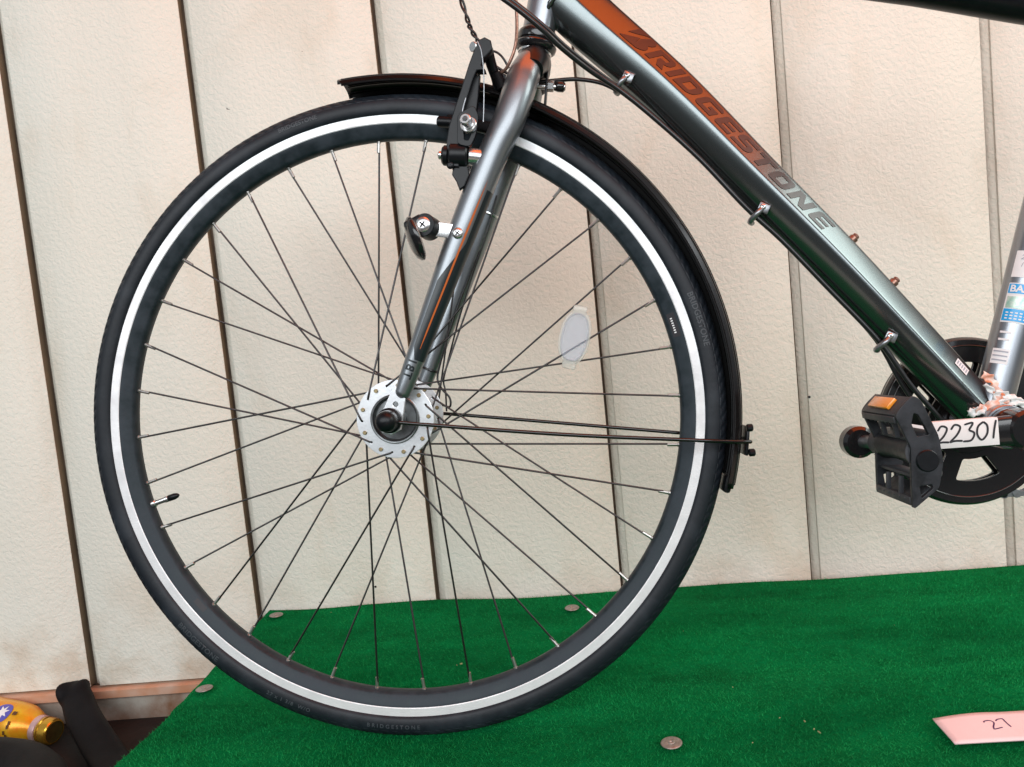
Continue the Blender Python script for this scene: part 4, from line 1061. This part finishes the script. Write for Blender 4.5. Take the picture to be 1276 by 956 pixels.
me = curve_fill('brake_arm', [arm_f], ext=.0035, bev=.001); link('brake_arm', sharp(xz(me, .050), 30), M_bsat, brake)
cyl('pivot_barrel', (.0860, -.0500, .6012), (.1045, -.0500, .5985), .0128, M_bsat, brake, seg=32, bev=.0016)
cyl('pivot_cap', (.0785, -.0500, .6024), (.0862, -.0500, .6011), .0100, M_bsat, brake, seg=28, bev=.002)
cyl('pivot_bolt', (.0745, -.0500, .6030), (.0788, -.0500, .6023), .0042, M_silver, brake, seg=16, bev=.001)
cyl('fork_boss', (.1040, -.0500, .5985), (.1180, -.0470, .5960), .0086, M_silver, brake, seg=28)
phillips('spring_screw', (.0868, -.0575, .5895), (-.2, -1, 0), .0038, .0022, M_bsat, brake)
plate2('spring_tab', [(.0905, .5920), (.1020, .5900), (.1030, .5790), (.0980, .5690), (.0935, .5665), (.0915, .5740), (.0880, .5810)], -.055, -.049, M_bsat)
cyl('pad_holder', (.0735, -.0230, .6455), (.0945, -.0270, .6405), .0058, M_bsat, brake, seg=20, bev=.0015)
link('brake_pad', box_mesh('brake_pad', (.055, .010, .011), .003, mat4=Matrix.Translation((.1080, -.0195, .6395)) @ Matrix.Rotation(math.radians(17), 4, 'Y')), M_foam, brake)
lk_ = curve_fill('pad_slot_plate', [rnd([(.0995, .6370), (.0965, .6085), (.1085, .6045), (.1145, .6150), (.1190, .6330), (.1160, .6440)], .004), rnd([(.1035, .6250), (.1025, .6115), (.1075, .6100), (.1110, .6160), (.1120, .6230)], .002)], ext=.0022, bev=.0006)
link('pad_slot_plate', sharp(xz(lk_, -.0590), 30), M_bsat, brake)
cyl('anchor_washer', (.1095, -.0600, .6245), (.1090, -.0650, .6255), .0082, M_silver, brake, seg=24)
cyl('anchor_bolt', (.1090, -.0650, .6255), (.1075, -.0760, .6275), .0056, M_silver, brake, seg=20, bev=.001)
cyl('bolt_socket', (.1075, -.0761, .6275), (.1073, -.0766, .6276), .0030, M_hubin, brake, seg=6, bev=.0001)
cyl('cable_pinch', (.1245, -.0500, .7040), (.1195, -.0560, .7035), .0050, M_silver, brake, seg=16)
# noodle holder on the far arm and boot
tube('noodle_holder', [(.1330, -.042, .7050), (.1345, -.035, .6950), (.1375, -.025, .6830), (.1400, -.018, .6730)], [.0058, .0055, .0050, .0058], M_bsat, brake, seg=14)
tube('noodle', [(.1400, -.030, .6830), (.1480, -.034, .6850), (.1545, -.038, .6915), (.1614, -.040, .7057), (.1650, -.040, .7270), (.1665, -.040, .7600), (.1690, -.042, .8200)], .0017, M_rust, brake, seg=10)
tube('spring_wire', [(.1255, -.0590, .7065), (.1282, -.0590, .6960), (.1285, -.0590, .6750), (.1260, -.0590, .6480), (.1235, -.0585, .6280)], .0006, M_steel2, brake, seg=8)
# lamp wires twisted together
tw = []
for ph in (0, math.pi):
    base = crom([(.104, -.030, .800), (.109, -.030, .7698), (.1145, -.030, .7440), (.1170, -.031, .7330), (.1225, -.032, .7206), (.1275, -.034, .7090)], 8); P = []
    for i, p in enumerate(base): a = i * .55 + ph; P.append(p + Vector((math.cos(a) * .0016, math.sin(a) * .0016, 0)))
    tube('lamp_wire', [tuple(p) for p in P], .0013, M_cable, bike, seg=8, n=2)
tube('lamp_wire', [(.1280, -.006, .7191), (.1380, -.004, .7175), (.1450, -.002, .7119), (.1510, 0, .7000)], .0013, M_cable, bike, seg=8)
tube('lamp_wire', [(.1260, -.006, .7110), (.1340, -.004, .7050), (.1420, -.002, .6990), (.1500, 0, .6940)], .0016, M_cable, bike, seg=8)

# ---------------------------------------------------------------- cables
tube('gear_cable', [(.095, -.088, .780), (.1541, -.080, .7356), (.1857, -.070, .7093), (.2070, -.055, .6912), (.2331, -.036, .6735), (.2600, -.024, .6560), (.290, -.018, .6290), (.3362, -.014, .5795), (.3790, -.012, .5245), (.4128, -.010, .4870), (.4525, -.010, .4360), (.4980, -.012, .3760), (.5250, -.012, .3290), (.5480, -.012, .2960), (.5700, -.008, .2640)], .0026, M_cable, bike, seg=12)
tube('brake_cable', [(.100, -.084, .7850), (.1560, -.076, .7402), (.1885, -.066, .7128), (.2095, -.052, .6945), (.2350, -.034, .6768), (.2620, -.018, .6585), (.292, -.008, .6325), (.3385, -.004, .5825), (.3810, -.003, .5275), (.4150, -.002, .4890), (.4560, -.002, .4370), (.4990, -.002, .3780), (.5180, -.004, .3340), (.5330, -.004, .3050), (.5520, -.004, .2740)], .0024, M_cable, bike, seg=12)
tube('lamp_cable', [(.178, 0, .681), (.2028, 0, .6808), (.2219, -.005, .6774), (.2440, -.012, .6685), (.2620, -.020, .6545)], .0022, M_cable, bike, seg=10)
cyl('bridge_nut', (.1895, -.002, .6755), (.1965, -.002, .6743), .0058, M_silver, bike, seg=6)
tube('bolt_cap', [(.1965, -.002, .6743), (.2010, -.002, .6735), (.2060, -.002, .6726), (.2085, -.002, .6722)], [.0042, .0056, .0056, .0030], M_black, bike, seg=16, n=3)
link('bridge_tab', box_mesh('bridge_tab', (.0022, .016, .040), .0006, mat4=Matrix.Translation((.1885, 0, .6745)) @ Matrix.Rotation(math.radians(10), 4, 'Y')), M_bsat, bike)
# dynamo lead down the far blade with two cable ties
fsurf = Surf(blade_pts(1), blade_r)
tube('dynamo_lead', [(.1160, .0370, .5700), (.0980, .0360, .5200), (.0730, .0360, .4700), (.0520, .0385, .4250), (.0400, .0400, .3950), (.0360, .0400, .3800), (.0400, .0380, .3690), (.0480, .0380, .3580), (.0475, .0380, .3480), (.0400, .0390, .3500), (.0250, .0400, .3560)], .0012, M_cable, bike, seg=8)
tube('dynamo_lead', [(.1230, .0300, .5750), (.1080, .0300, .5350), (.0850, .0310, .4850), (.0660, .0340, .4400), (.0500, .0370, .3980), (.0430, .0385, .3780), (.0440, .0385, .3650), (.0430, .0385, .3430)], .0010, M_cable, bike, seg=8)
for z, mm in ((.5640, M_silver), (.3930, M_cable)):
    i = min(range(len(fsurf.P)), key=lambda q: abs(fsurf.P[q].z - z)); p = fsurf.P[i]; t = (fsurf.P[i + 1] - fsurf.P[i - 1]).normalized(); u = t.orthogonal().normalized(); v = t.cross(u); r = fsurf.R[i] + .0008
    pts = [p + (u * math.cos(a) + v * math.sin(a)) * r for a in [2 * math.pi * k / 24 for k in range(25)]]
    tube('cable_tie', pts, .0014, mm, bike, seg=6, n=1)
